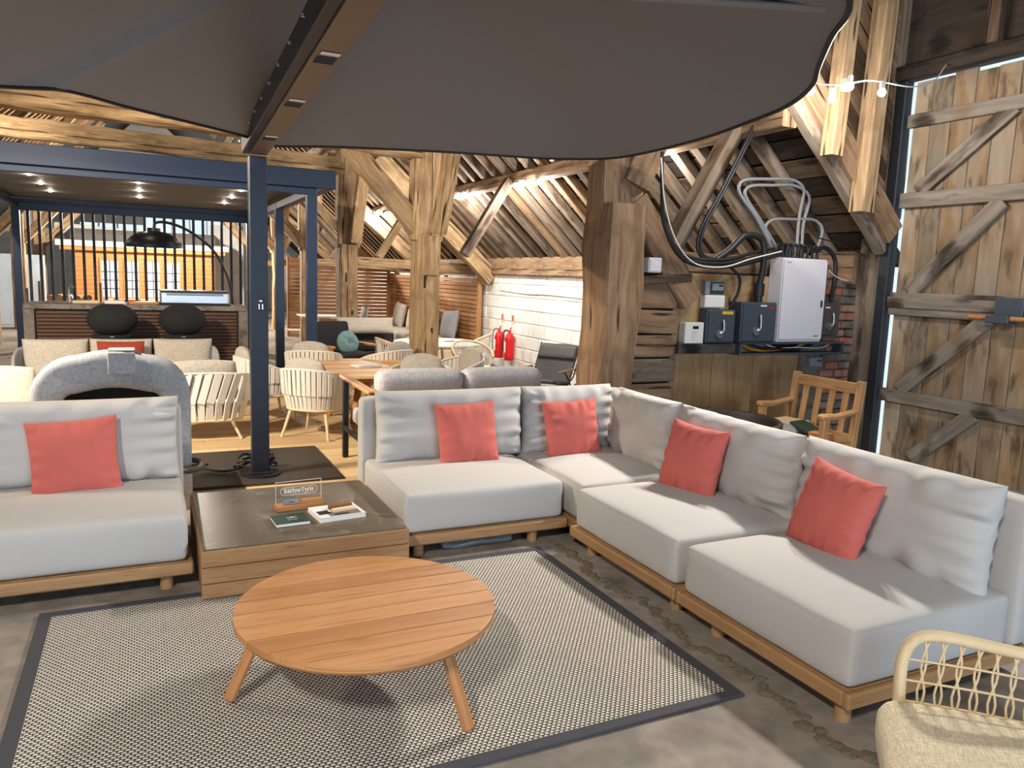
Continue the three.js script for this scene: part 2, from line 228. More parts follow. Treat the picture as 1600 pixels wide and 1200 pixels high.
// ================================================================ THE BARN
const XW = 6.05, S = 0.92, RY = (x) => 1.78 + (6.1 - x) * S, XC = 0.3, LX = (x) => 2 * XC - x, DK = -0.15;
struct('floor', span(-5.6, 6.3, -0.3, 0, -5.15, 6.2, 0), M.concrete);
{ // broken edge in the concrete along the right-hand sofa: a shallow rubble ridge
  const g = []; for (let i = 0; i < 70; i++) { const z = -3.75 + i * 0.045, s = rr(0.012, 0.03); const q = new THREE.DodecahedronGeometry(s, 0); q.scale(1.3, 0.35, 1.6); q.rotateY(rnd() * 6); q.translate(2.13 + 0.025 * Math.sin(i * 0.4) + rr(-0.03, 0.03) + (i > 50 ? (i - 50) * 0.006 : 0), 0.002, z); g.push(q); }
  const r = tag(obj('concrete_rubble_ridge', g, M.lime), 'rough broken ridge in the concrete floor beside the right-hand sofa', 'rubble'); r.userData.kind = 'stuff';
}
struct('floor', span(3.2, 6.3, -0.4, DK, -34, -5.15, 0), M.concrete);
struct('floor', span(-5.6, 3.2, -0.4, DK, -34, -12.6, 0), M.concrete);
struct('floor', span(-5.6, 3.2, -0.4, DK - 0.03, -12.6, -5.15, 0), M.black);
{ // timber deck behind the seating group
  const f = sgroup('floor_deck'); const n = Math.floor((12.6 - 5.15) / 0.149);
  for (let i = 0; i < n; i++) { const z = -5.16 - 0.149 * i - 0.0745, cut = rr(-2.2, 2.2); obj('plank', span(-5.5, cut, DK - 0.028, DK, z - 0.071, z + 0.071, 0.004), pick(M.deck), f); obj('plank', span(cut + 0.004, 3.18, DK - 0.028, DK, z - 0.071, z + 0.071, 0.004), pick(M.deck), f); }
}
// side wall of painted blocks under the aisle roof
{
  const w = struct('wall_right', [span(XW + 0.012, XW + 0.35, -0.3, 1.6, -34, -5.5, 0)], M.mortar);
  for (let c = 0; c < 8; c++) { const y0 = DK + c * 0.225; let z = -8.0 - (c % 2) * 0.225; while (z > -14.6) { const L = 0.44; obj('block', bx(0.1, 0.213, L, XW + 0.05 + rr(-0.004, 0.004), y0 + 0.1125, z - L / 2, 0.012), M.block, w); z -= 0.45; } }
  for (const [a, b] of [[-8.0, -5.5], [-34, -14.6]]) obj('wall_face', span(XW, XW + 0.1, DK, 1.6, a, b, 0), M.block, w);
}
struct('trim_1', [beam(V(6.1, 1.74, -5.15), V(6.1, 1.74, -10.0), 0.26, 0.3), beam(V(6.1, 1.74, -10.0), V(6.1, 1.74, -14.4), 0.26, 0.32), beam(V(6.1, 1.74, -14.4), V(6.1, 1.74, -33), 0.26, 0.3)], M.oak2).name = 'trim_wall_plate';
// aisle and nave roof: skin, boards, rafters
{
  const c = struct('ceiling', [
    bar(V(XC, RY(XC) + 0.4, -20), V(6.5, RY(6.5) + 0.4, -20), 29.9, 0.1, 0), bar(V(XC, RY(XC) + 0.4, 0.7), V(3.35, RY(3.35) + 0.4, 0.7), 11.6, 0.1, 0),
    bar(V(XC, RY(XC) + 0.4, -14), V(LX(6.5), RY(6.5) + 0.4, -14), 41, 0.1, 0), span(3.2, 6.6, 4.75, 4.9, -5.1, 6.4, 0)], M.greyDk);
  const dirx = 1 / Math.hypot(1, S);
  for (let i = 0; i < 26; i++) { // boards lie along the roof, seen between the rafters
    const x = 6.2 - i * 0.165, m = pick([M.grey3, M.greyDk, M.greyDk, M.grey3]);
    for (const [a, b] of [[-4.95, -9.5], [-9.5, -15.2], [-15.2, -27]]) obj('roof_board', bar(V(x, RY(x) + 0.16 + rr(0, 0.012), a), V(x, RY(x) + 0.16 + rr(0, 0.012), b + 0.02), 0.2, 0.02, 0.002, V(S, 1, 0)), rnd() < 0.5 ? m : pick([M.grey3, M.greyDk]), c);
  }
  for (let i = 0; i < 20; i++) { const x = LX(3.6 - i * 0.2); obj('roof_board', bar(V(x, RY(LX(x)) + 0.16, -6), V(x, RY(LX(x)) + 0.16, -27), 0.18, 0.02, 0.002, V(-S, 1, 0)), pick([M.oakDk, M.greyDk, M.oakRed]), c); }
  let k = 0;
  for (let z = -5.5; z > -27; z -= 0.372 + rr(-0.02, 0.02), k++) {
    const w = rr(0.1, 0.15), m = z > -8 ? pick([M.grey, M.grey, M.grey2]) : pick([M.grey, M.grey2, M.grey3, M.oak2, M.oakRed, M.oakDk]), x1 = z > -16 ? 1.2 : 2.6;
    obj('rafter', beam(V(6.15, RY(6.15) + 0.06, z), V(x1, RY(x1) + 0.06, z + rr(-0.03, 0.03)), w, 0.1, 0.008, V(S, 1, 0)), m, c);
    if (z < -7) obj('rafter', beam(V(LX(5.4), RY(5.4) + 0.06, z), V(LX(1.0), RY(1.0) + 0.06, z), 0.1, 0.1, 0.006, V(-S, 1, 0)), pick([M.oak, M.oak2, M.oakRed]), c);
  }
  obj('purlin', beam(V(4.8, RY(4.8) - 0.05, -4.9), V(4.8, RY(4.8) - 0.05, -14.4), 0.16, 0.16, 0.012), M.oak2, c);
  obj('purlin', beam(V(4.8, RY(4.8) - 0.05, -14.4), V(4.8, RY(4.8) - 0.05, -27), 0.16, 0.16, 0.012), M.oak2, c);
  for (const s of [3.4, LX(3.4)]) for (const [a, b] of [[-4.9, -14.4], [-14.4, -27]]) obj('arcade_plate', beam(V(s, 3.98, a), V(s, 3.98, b), 0.26, 0.28, 0.015), M.oak, c);
}
// trusses: arcade posts with braces, tie beams, principal rafters and struts
const TZ = [-5.3, -9.9, -14.3, -18.3, -22.6, -27];
const where = ['beside the weathered boards of the meter wall', 'behind the round teak dining table', 'between the slatted fence and the pergola', 'beyond the slatted fence', 'far back in the right aisle', 'farthest in the right aisle'];
TZ.forEach((z, i) => {
  const p = thing('arcade_post', ['massive weathered oak post ', 'split honey-coloured oak post with a patched scarf joint ', 'tall dark-footed oak post with flared top ', 'slim oak post ', 'small oak post ', 'smallest oak post '][i] + where[i], 'timber post', [3.4, i ? DK : -0.15, z]);
  const w = [0.34, 0.34, 0.36, 0.3, 0.3, 0.3][i], b = 0.15, sh = i === 0 ? M.oakRed : [M.oak, M.oak3, M.oak2][i % 3];
  obj('shaft', beam(V(0, 0, 0), V(i ? 0 : -0.03, i ? 2.2 : 2.3, 0), w, w * 0.92, i ? 0.03 : 0.06, V(1, 0, 0), i ? 1 : 1.15), sh, p);
  obj('jowl', [beam(V(-0.06, i ? 2.15 : 2.25, 0), V(-0.06, 4.05, 0.02), w * 0.72, w * 0.8, 0.02, V(1, 0, 0)), beam(V(0.13, i ? 2.15 : 2.2, 0), V(0.14, 4.05, 0.03), w * 0.55, w * 0.5, 0.02, V(1, 0, 0))], sh, p);
  if (i) {
    obj('brace', beam(V(-0.1, 2.3, 0), V(-1.15, 3.4, 0), 0.2, 0.24, 0.015), M.oak, p);
    obj('brace', beam(V(0.1, 2.25, 0.22), V(0.12, 3.75, 0.85), 0.14, 0.2, 0.015, V(1, 0, 0)), M.oak3, p);
    obj('brace', beam(V(-0.12, 3.2, -0.1), V(-0.1, 3.9, -0.9), 0.12, 0.16, 0.01, V(1, 0, 0)), M.oak3, p);
    if (i === 1) obj('scarf_patch', bx(0.22, 0.52, 0.05, 0.02, 1.95, w / 2 + 0.01, 0.01, 'y'), M.oak3, p);
    obj('mortise', bx(0.03, 0.16, 0.03, -0.05, 1.6, w / 2 - 0.008, 0.002), M.black, p); obj('mortise', bx(0.035, 0.08, 0.03, 0.06, 0.95, w / 2 - 0.008, 0.002), M.black, p);
  } else {
    obj('brace', beam(V(0.16, 2.35, 0), V(0.78, 1.55, 0), 0.2, 0.22, 0.02), M.oakRed, p);
    obj('brace', beam(V(0.12, 2.45, 0.1), V(0.42, 3.2, 0.15), 0.16, 0.22, 0.02), M.oakRed, p);
    obj('mortise', bx(0.035, 0.26, 0.03, -0.11, 2.02, w / 2 + 0.005, 0.002), M.black, p); obj('peg_hole', bx(0.04, 0.04, 0.03, 0.1, 2.12, w / 2 + 0.004, 0.002), M.black, p);
  }
  const tie = ['meter wall', 'dining table', 'slatted fence corner', 'far fence', 'back of the aisle', 'far end of the aisle'][i];
  if (i > 1) tag(obj('principal_rafter', beam(V(6.02, i === 2 ? 1.5 : 1.72, z + 0.7), V(3.75, 3.56, z + 0.7), 0.24, 0.3, 0.03, V(S, 1, 0)), i === 2 ? M.oak3 : M.oak), 'thick sloping principal timber under the rafters by the ' + tie, 'timber', 'principal rafters');
  const at = thing('aisle_strut', 'leaning plain strut propping the purlin above the ' + tie, 'timber', [0, 0, z - 0.1], 0, 'purlin struts');
  obj('strut', bar(V(4.06, 1.84, i ? -0.12 : 0.0), V(4.72, 2.92, i ? -0.12 : -0.06), 0.15, 0.13, 0.006), i ? (i === 2 ? M.oak3 : M.grey2) : M.grey2, at);
  if (i !== 1) tag(obj('aisle_tie', beam(V(3.58, 1.74, z - (i ? 0.02 : 0.13)), V(5.96, 1.7, z - (i ? 0.02 : 0.13)), 0.16, 0.17, 0.015), i ? M.oak : M.oakRed), 'horizontal tie timber from post to side wall at the ' + tie, 'timber', 'aisle ties');
  const tb = thing('tie_beam', ['upper tie beam showing along the rear edge of the parasol', 'large cracked tie beam crossing the nave above the pergola', 'second tie beam crossing behind the pergola roof', 'third tie beam down the nave', 'fourth tie beam down the nave', 'last tie beam by the far gable'][i], 'timber', [0, 0, z], 0, 'tie beams');
  const ty = i === 1 ? 3.28 : 3.45 + 0.04 * i;
  obj('tie', beam(V(3.3, ty - 0.1, 0), V(LX(3.3), ty + 0.06, 0), 0.26, 0.3, 0.04), M.oak3, tb);
  obj('queen_post', [beam(V(1.5, ty + 0.1, 0), V(1.5, RY(1.6) - 0.15, 0), 0.16, 0.18), beam(V(LX(1.5), ty + 0.1, 0), V(LX(1.5), RY(1.6) - 0.15, 0), 0.16, 0.18)], M.oak, tb);
  obj('raking_strut', [beam(V(LX(3.2), ty + 0.2, 0.1), V(LX(1.6), RY(1.8), 0.1), 0.14, 0.18)], M.oak, tb);
  if (i < 3) return; const l = thing('arcade_post', ['left-hand oak post outside the view', 'left-hand oak post nearest the pergola', 'left-hand oak post behind the pergola corner', 'left-hand oak post at the edge of the view', 'left-hand oak post seen past the pergola upright', 'left-hand oak post deepest in the nave'][i], 'timber post', [LX(3.4), i ? DK : DK, z]);
  obj('shaft', beam(V(0, 0, 0), V(0, 4.05, 0), 0.3, 0.3, 0.02, V(1, 0, 0)), M.oak, l); if (i !== 1 && i !== 2) obj('brace', beam(V(0.1, 2.2, 0), V(1.2, 3.4, 0), 0.18, 0.22), M.oak, l);
});
// left side wall, near end wall with its open doorway, far end wall with glazing
struct('wall_left', [span(LX(XW) - 0.3, LX(XW), -0.4, 2.1, -34, 6.3, 0)], M.blueWall);
struct('wall_front', [span(-5.7, -0.6, -0.3, 7.6, 6.1, 6.3, 0), span(3.0, 6.5, -0.3, 4.9, 6.1, 6.3, 0), span(-0.6, 3.0, 3.1, 7.6, 6.1, 6.3, 0)], M.greyDk);
struct('wall_back', [span(-5.7, -2.2, -0.4, 7.6, -34.2, -34, 0), span(3.0, 6.5, -0.4, 7.6, -34.2, -34, 0), span(-2.2, 3.0, -0.4, 1.9, -34.2, -34, 0), span(-2.2, 3.0, 4.7, 7.6, -34.2, -34, 0)], M.whiteWall);
{ const w = sgroup('window_1'); for (let i = 0; i <= 8; i++) obj('mullion', span(-2.2 + i * 0.65 - 0.03, -2.2 + i * 0.65 + 0.03, 1.9, 4.7, -34.12, -34.04, 0.004), M.white, w); for (const y of [2.7, 3.6]) obj('transom', span(-2.2, 3, y - 0.03, y + 0.03, -34.12, -34.04, 0.004), M.white, w); for (let i = 0; i < 8; i++) obj('pane', span(-2.17 + i * 0.65, -1.58 + i * 0.65, 1.92, 4.68, -34.09, -34.08, 0), M.pane, w); }
// wall beside the barn door, boarding above the aisle roof, dark boards over the door
struct('wall_upper', [span(XW + 0.03, XW + 0.2, 3.46, 4.8, -5.1, 6.2, 0), span(XW + 0.03, XW + 0.2, -0.3, 4.8, -1.35, 6.2, 0)], M.greyDk);
{
  const g = sgroup('wall_gable_boards');
  for (let i = 0; i < 19; i++) { const y0 = 1.98 + i * 0.17, xa = 3.3, xb = 6.03; obj('board', bar(V(xa, y0 + (6.1 - xa) * S, -4.93 + rr(-0.006, 0.006)), V(xb, y0 + (6.1 - xb) * S, -4.93 + rr(-0.006, 0.006)), 0.03, 0.123 + (i % 4 === 1 ? -0.004 : 0.004), 0.002, V(S, 1, 0)), pick([M.oakDk, M.oakDk, M.oakRed]), g); }
  obj('edge_rafter', beam(V(6.0, 1.93, -4.86), V(3.3, RY(3.3) + 0.12, -4.86), 0.1, 0.17, 0.012, V(S, 1, 0)), M.grey, g);
  obj('wide_brace', beam(V(6.02, 2.05, -4.8), V(4.4, RY(4.4) + 0.26, -4.8), 0.06, 0.22, 0.015, V(S, 1, 0)), M.oakRed, g);
}
for (const [x, y0, z, w, l] of [[5.08, 2.62, -4.7, 0.13, 'short square timber hanging beside the light cluster'], [5.5, 2.2, -4.72, 0.15, 'longer square timber hanging left of the barn door post']]) tag(obj('hanging_stud', beam(V(x, y0, z), V(x + 0.12, 4.75, z - 0.02), w, w, 0.006, V(1, 0, 0)), M.oak), l, 'timber');
// cross wall that carries the electric meters
{
  const w = sgroup('wall_meter'); let y = 0.0;
  const hs = [0.2, 0.14, 0.17, 0.2, 0.21, 0.2, 0.21, 0.24];
  hs.forEach((h, i) => { obj('board', place(bx(0.53 + rr(-0.02, 0.03), h - 0.016, 0.035, 0, 0, 0, 0.008), 3.79 + rr(-0.015, 0.015), y + h / 2, -5.27 + rr(-0.01, 0.01), 0, 0, rr(-0.025, 0.025)), pick([M.grey2, M.oakRed, M.oak2]), w); y += h; });
  obj('backing', span(3.55, 6.0, -0.2, 1.66, -5.42, -5.34, 0), M.greyDk, w);
  for (const [a, b] of [[4.06, 4.52], [4.525, 5.0], [5.005, 5.93]]) { obj('plywood_panel', span(a, b, 0, 0.95, -5.34, -5.315, 0.002, 'x'), M.ply, w); }
  obj('plywood_panel', span(4.06, 5.2, 0.955, 1.64, -5.34, -5.31, 0.002, 'x'), M.ply, w);
  obj('batten', bar(V(3.55, 1.56, -5.22), V(4.15, 1.6, -5.22), 0.05, 0.07, 0.006), M.oakDk, w);
}
{
  const w = struct('wall_brick_pier', span(5.55, 6.55, -0.2, 1.72, -5.45, -5.3, 0), M.lime);
  for (let c = 0; c < 22; c++) { let x = 5.86 - (c % 2) * 0.06; while (x < 6.45) { const L = Math.min(rr(0.17, 0.23), 6.5 - x); if (L > 0.05) obj('brick', bx(L - 0.012, 0.064, 0.05, x + L / 2, 0.04 + c * 0.078, -5.29 + rr(-0.012, 0.008), 0.008), rnd() < 0.6 ? M.brick : M.lime, w); x += L; } }
}
// jamb timber, tarred post, lintel, barn door
tag(obj('jamb_timber', [beam(V(6.1, 0, -5.03), V(6.1, 2.2, -5.03), 0.2, 0.2, 0.02, V(1, 0, 0)), beam(V(6.12, 2.2, -5.0), V(6.12, 4.6, -5.0), 0.2, 0.24, 0.02, V(1, 0, 0))], M.grey2), 'grey jamb timber with empty mortises left of the tarred post', 'timber post');
tag(obj('tarred_post', [span(5.97, 6.07, 0, 3.35, -4.88, -4.775, 0.008)], M.tar), 'black tarred post the barn door closes against', 'timber post');
struct('trim_2', [beam(V(6.06, 3.42, -4.9), V(6.06, 3.42, -1.3), 0.16, 0.12, 0.01)], M.greyDk).name = 'trim_lintel';
tag(obj('wall_stud', beam(V(6.0, 3.48, -4.05), V(6.0, 4.75, -4.05), 0.1, 0.12, 0.006, V(1, 0, 0)), M.oakDk), 'dark upright stud above the barn door lintel', 'timber');
{
  const d = sgroup('door_1'), x0 = XW; let z = -4.735;
  while (z < -1.5) { const w = rr(0.165, 0.195); obj('plank', span(x0, x0 + 0.03, 0.04 + rr(0, 0.01), 3.33 + rr(-0.02, 0.02), z + 0.002, z + w - 0.003, 0.004, 'y'), pick(M.doors), d); z += w; }
  const ze = z; // ledges and braces on the inner face
  for (const [a, b] of [[2.27, 2.4], [1.34, 1.54], [0.565, 0.68], [2.95, 3.06]]) obj('ledge', span(x0 - 0.045, x0, a, b, -4.76, ze - 0.02, 0.006), M.doorLedge, d);
  obj('ledge', span(x0 - 0.06, x0 - 0.002, 1.405, 1.5, -4.77, ze - 0.02, 0.006), M.doorLedge, d);
  for (const [za, ya, zb, yb] of [[-4.6, 2.4, -3.84, 2.98], [-4.58, 1.54, -3.85, 2.28], [-4.58, 0.68, -3.85, 1.36], [-4.4, 0.1, -3.88, 0.58], [-3.0, 2.4, -2.2, 2.98], [-3.0, 1.54, -2.2, 2.28], [-3.0, 0.68, -2.2, 1.36]]) obj('brace', bar(V(x0 - 0.022, ya, za), V(x0 - 0.022, yb, zb), 0.13, 0.044, 0.005, V(1, 0, 0)), M.doorLedge, d);
  obj('bolt_bracket', [span(x0 - 0.09, x0 - 0.04, 1.37, 1.53, -3.78, -3.56, 0.006), span(x0 - 0.16, x0 - 0.06, 1.33, 1.39, -3.8, -3.62, 0.006)], M.switchBlue, d);
  obj('bar_handle', rod(V(x0 - 0.12, 1.37, -3.95), V(x0 - 0.12, 1.37, -2.6), 0.02), M.teak2, d);
}

// ================================================================ FOREGROUND SEATING
{ // rug
  const r = thing('woven_rug', 'cream and charcoal woven rug with dark fabric binding under the round coffee table', 'rug');
  const x0 = -0.46, x1 = 2.02, z0 = -3.755, z1 = -2.05, b = 0.05;
  obj('weave', planarUV(bx(x1 - x0 - 2 * b, 0.01, z1 - z0 - 2 * b, (x0 + x1) / 2, 0.005, (z0 + z1) / 2, 0.002), 'x', 0, 0), M.rug, r);
  for (const q of [[x0, x1, z0, z0 + b], [x0, x1, z1 - b, z1], [x0, x0 + b, z0 + b, z1 - b], [x1 - b, x1, z0 + b, z1 - b]]) obj('binding', span(q[0], q[1], 0, 0.013, q[2], q[3], 0.003), M.binding, r);
}
{ // round coffee table
  const t = thing('round_coffee_table', 'low round slatted teak coffee table on three splayed legs standing on the rug', 'coffee table', [0.71, 0, -2.635]);
  const R = 0.47, y1 = 0.345, n = 9, w = 2 * R / n;
  const boards = [M.teak, M.teak2, M.teak3];
  for (let i = 0; i < n; i++) { // each board is cut from the disc, with a thin groove between
    const a = -R + i * w + 0.002, b = a + w - 0.004, pts = [], X = (z) => Math.sqrt(Math.max(0, R * R - z * z)), m = 12;
    for (let k = 0; k <= m; k++) { const z = a + (b - a) * k / m; pts.push([X(z), z]); } for (let k = m; k >= 0; k--) { const z = a + (b - a) * k / m; pts.push([-X(z), z]); }
    const s = new THREE.Shape(pts.map((p) => new THREE.Vector2(p[0], -p[1])));
    let g = new THREE.ExtrudeGeometry(s, { depth: 0.02, bevelEnabled: true, bevelThickness: 0.003, bevelSize: 0.002, bevelOffset: -0.002, bevelSegments: 2 }); g.rotateX(-Math.PI / 2); g.translate(0, y1 - 0.023, 0);
    g = planarUV(g, 'x'); obj('board', g, boards[(i * 2 + (i > 4 ? 1 : 0)) % 3], t);
  }
  obj('under_ring', lathe([[R - 0.05, 0], [R - 0.012, 0], [R - 0.008, 0.008], [R - 0.012, 0.018], [R - 0.05, 0.018], [R - 0.05, 0]], 0, y1 - 0.04, 0, 48), M.teak2, t);
  for (const a of [3.29, 1.055, -0.95]) { const c = Math.cos(a), s = Math.sin(a); obj('leg', [bar(V(c * 0.488, 0.022, s * 0.488), V(c * 0.365, y1 - 0.035, s * 0.365), 0.046, 0.04, 0.012, V(-c, 0.3, -s)), bar(V(c * 0.37, y1 - 0.045, s * 0.37), V(0, y1 - 0.045, 0), 0.05, 0.035, 0.008)], M.teak2, t); }
}
{ // square side table with stone top
  const t = thing('square_side_table', 'large square low table with planked teak sides and grey stone top between the two sofas', 'side table'), x0 = 0.2, x1 = 1.2, z0 = -4.655, z1 = -3.65;
  for (const [a, b] of [[0.015, 0.083], [0.087, 0.163], [0.167, 0.243]]) { obj('front_plank', span(x0, x1, a, b, z1 - 0.022, z1, 0.002), M.teakGrey, t); obj('back_plank', span(x0, x1, a, b, z0, z0 + 0.022, 0.002), M.teakGrey, t); obj('side_plank', span(x0, x0 + 0.022, a, b, z0 + 0.022, z1 - 0.022, 0.002), M.teakGrey, t); obj('side_plank', span(x1 - 0.022, x1, a, b, z0 + 0.022, z1 - 0.022, 0.002), M.teakGrey, t); }
  obj('inner_frame', span(x0 + 0.025, x1 - 0.025, 0.014, 0.235, z0 + 0.025, z1 - 0.025, 0), M.black, t);
  obj('stone_top', span(x0 + 0.012, x1 - 0.012, 0.236, 0.25, z0 + 0.012, z1 - 0.012, 0.002, 'x'), M.slate, t);
}
// sofa modules: wooden tray on round legs, upholstered back panels, seat cushion
function sofa(label, x0, x1, z0, z1, backs, legs) { // backs: 'n' along z0 (far side), 'e' along x1 (right side)
  const t = thing('sofa_module', label, 'sofa', [0, 0, 0], 0, 'modular sofa units'), n = backs.includes('n'), e = backs.includes('e');
  obj('frame', [span(x0, x1, 0.075, 0.135, z1 - 0.03, z1, 0.008), span(x0, x1, 0.075, 0.135, z0, z0 + 0.03, 0.008), span(x0, x0 + 0.03, 0.075, 0.135, z0 + 0.03, z1 - 0.03, 0.008), span(x1 - 0.03, x1, 0.075, 0.135, z0 + 0.03, z1 - 0.03, 0.008), span(x0 + 0.03, x1 - 0.03, 0.1, 0.135, z0 + 0.03, z1 - 0.03, 0.002)], M.teakGrey, t);
  for (const [lx, lz] of legs) obj('leg', cyl(0.03, 0.085, lx, 0.0425, lz, 18), M.teakGrey, t);
  const sz0 = n ? z0 + 0.13 : z0 + 0.02, sx1 = e ? x1 - 0.13 : x1 - 0.02, w = sx1 - x0 - 0.02, d = z1 - 0.025 - sz0;
  const g = softBox(w, 0.23, d, 0.035, 0.035, 0.003, x0 * 7 + z0); g.translate((x0 + 0.015 + sx1) / 2, 0.25, (z1 - 0.02 + sz0) / 2); obj('seat_cushion', g, M.fabric, t);
  if (n) { const q = softBox(x1 - x0 - 0.01, 0.62, 0.12, 0.035, 0.01, 0.004, z0); q.translate((x0 + x1) / 2, 0.445, z0 + 0.07); obj('back_panel', q, M.fabricBack, t); }
  if (e) { const q = softBox(0.12, 0.61, z1 - z0 - 0.01 - (n ? 0.13 : 0), 0.035, 0.01, 0.004, x0); q.translate(x1 - 0.07, 0.44, (z0 + z1 + (n ? 0.13 : 0)) / 2); obj('back_panel', q, M.fabricBack, t); }
  return t;
}
sofa('pale grey armless sofa unit left of the side table', -0.85, 0.175, -4.86, -3.83, 'n', [[0.055, -3.9], [-0.73, -3.9], [0.055, -4.75], [-0.73, -4.75]]);
sofa('pale grey sofa unit directly right of the side table', 1.22, 2.25, -4.86, -3.83, 'n', [[1.335, -3.9], [2.04, -3.89], [1.34, -4.75], [2.1, -4.75]]);
sofa('pale grey corner sofa unit joining the two rows', 2.26, 3.24, -4.86, -3.72, 'ne', [[2.36, -3.8], [2.36, -4.75], [3.1, -4.75], [3.1, -3.8]]);
sofa('pale grey middle sofa unit of the right-hand row', 2.19, 3.24, -3.71, -2.725, 'e', [[2.27, -3.57], [2.27, -2.8], [3.1, -3.6], [3.1, -2.85]]);
sofa('pale grey end sofa unit nearest the camera', 2.19, 3.24, -2.715, -1.73, 'e', [[2.27, -2.5], [2.25, -1.8], [3.1, -2.6], [3.1, -1.85]]);
function backCushion(label, w, h, t, x, y, z, ry, rx, sd) { const g = pillow(w, h, t, 0.025, 6, 0.04, sd, 44); place(g, x, y, z, ry, rx); return tag(obj('back_cushion', g, M.fabric), label, 'cushion', 'loose back cushions'); }
backCushion('wide loose back cushion behind the coral pillow on the left sofa', 1.0, 0.46, 0.2, -0.35, 0.595, -4.62, 0, -0.1, 1);
backCushion('loose back cushion on the sofa unit right of the side table', 1.02, 0.46, 0.2, 1.79, 0.585, -4.62, 0, -0.1, 2.3);
backCushion('narrower loose back cushion in the sofa corner, facing the camera', 0.72, 0.46, 0.2, 2.665, 0.585, -4.62, 0, -0.1, 3.7);
backCushion('loose back cushion in the sofa corner, turned sideways', 0.71, 0.46, 0.2, 3.0, 0.58, -4.15, -Math.PI / 2, -0.1, 4.9);
backCushion('long loose back cushion on the middle right sofa unit', 0.99, 0.46, 0.2, 3.0, 0.575, -3.29, -Math.PI / 2, -0.1, 6.1);
backCushion('long loose back cushion on the near right sofa unit', 1.0, 0.47, 0.2, 3.0, 0.575, -2.28, -Math.PI / 2, -0.12, 7.4);
function throwPillow(label, s, x, y, z, ry, rx, rz, sd) { const g = pillow(s, s, 0.15, 0.07, 2.4, 0.022, sd, 36); place(g, x, y, z, ry, rx, rz); return tag(obj('throw_pillow', g, M.coral), label, 'pillow', 'coral throw pillows'); }
throwPillow('coral square pillow on the left sofa', 0.42, -0.35, 0.545, -4.42, 0.02, -0.26, 0.06, 11);
throwPillow('coral square pillow on the sofa right of the side table', 0.41, 1.82, 0.555, -4.4, 0.0, -0.24, 0.03, 12);
throwPillow('coral square pillow in the corner of the sofa', 0.4, 2.58, 0.55, -4.4, -0.1, -0.24, 0.06, 13);
throwPillow('coral square pillow on the middle right sofa unit', 0.43, 2.8, 0.545, -3.4, -Math.PI / 2 + 0.12, -0.24, -0.02, 14);
throwPillow('bright coral square pillow leaning on the nearest right cushion', 0.42, 2.78, 0.545, -2.38, -Math.PI / 2 - 0.05, -0.28, -0.1, 15);
// things on the side table
const font = await new FontLoader().loadAsync('fonts/droid/droid_serif_bold.typeface.json');
{
  const t = thing('acrylic_sign', 'clear upright acrylic sign with white lettering in a wooden base on the side table', 'sign', [0.735, 0.25, -4.17], 0.1);
  obj('wooden_base', bx(0.26, 0.03, 0.07, 0, 0.015, 0, 0.003), M.teak2, t);
  obj('plate_edge', [bx(0.25, 0.0015, 0.0042, 0, 0.153, -0.012, 0), bx(0.0015, 0.13, 0.0042, -0.125, 0.088, -0.012, 0), bx(0.0015, 0.13, 0.0042, 0.125, 0.088, -0.012, 0)], M.white, t); obj('clear_plate', bx(0.25, 0.13, 0.004, 0, 0.088, -0.012, 0.001), M.acrylic, t);
  const g = new TextGeometry('BarlowTyrie', { font, size: 0.026, depth: 0.001, curveSegments: 4 }); g.computeBoundingBox(); const w = g.boundingBox.max.x; g.scale(0.165 / w, 1, 1); g.translate(-0.0825, 0.088, -0.009); obj('lettering', g.toNonIndexed(), M.white, t);
  const q = []; for (let i = 0; i <= 40; i++) { const a = i / 40 * 2 * Math.PI, c = Math.cos(a), s = Math.sin(a); q.push(V(Math.sign(c) * 0.08 + c * 0.021, 0.099 + s * 0.021, -0.008)); } obj('outline', tube(q.slice(0, 40), 0.0011, 5, 80, true), M.white, t);
}
{ const s = thing('metal_sample', 'small brushed metal sample block standing on the sign base', 'sample', [0.685, 0.28, -4.155], 0.1); obj('block', bx(0.085, 0.034, 0.014, 0, 0.017, 0, 0.003), M.steel, s); obj('printed_label', bx(0.03, 0.005, 0.001, 0.005, 0.014, 0.0075, 0), M.switchBlue, s); }
tag(obj('wood_sample', place(bx(0.12, 0.022, 0.03, 0, 0, 0, 0.002), 0.80, 0.291, -4.165, 0.1), M.teak2), 'teak sample stick lying on the sign base', 'sample', 'wood samples');
{ const b = thing('green_booklet', 'dark green booklet lying on the stone top in front of the sign', 'book', [0.648, 0.25, -3.945], 0.06); obj('pages', bx(0.17, 0.016, 0.15, 0, 0.01, 0, 0.001), M.paper, b); obj('cover', [bx(0.175, 0.002, 0.155, 0, 0.019, 0, 0.0005), bx(0.175, 0.002, 0.155, 0, 0.001, 0, 0.0005)], M.bookGreen, b); obj('emblem', [bx(0.05, 0.0008, 0.006, 0.01, 0.0204, -0.01, 0), bx(0.018, 0.0008, 0.006, 0.01, 0.0204, -0.017, 0), bx(0.05, 0.0008, 0.003, 0.01, 0.0204, 0.022, 0)], M.white, b); }
{ const b = thing('white_catalogue', 'thick white catalogue with a printed photo cover lying on the stone top', 'book', [0.9, 0.25, -3.99], 0.12); obj('pages', bx(0.25, 0.024, 0.21, 0, 0.012, 0, 0.001), M.paper, b); obj('cover', bx(0.252, 0.0015, 0.212, 0, 0.0247, 0, 0.0005), M.whiteWall, b); obj('cover_picture', [bx(0.17, 0.001, 0.08, 0.02, 0.026, 0.055, 0)], M.stone, b); obj('cover_dark_shape', [bx(0.08, 0.001, 0.02, 0.0, 0.0268, 0.075, 0), bx(0.06, 0.001, 0.06, -0.08, 0.0268, 0.02, 0)], M.blackPad, b); }
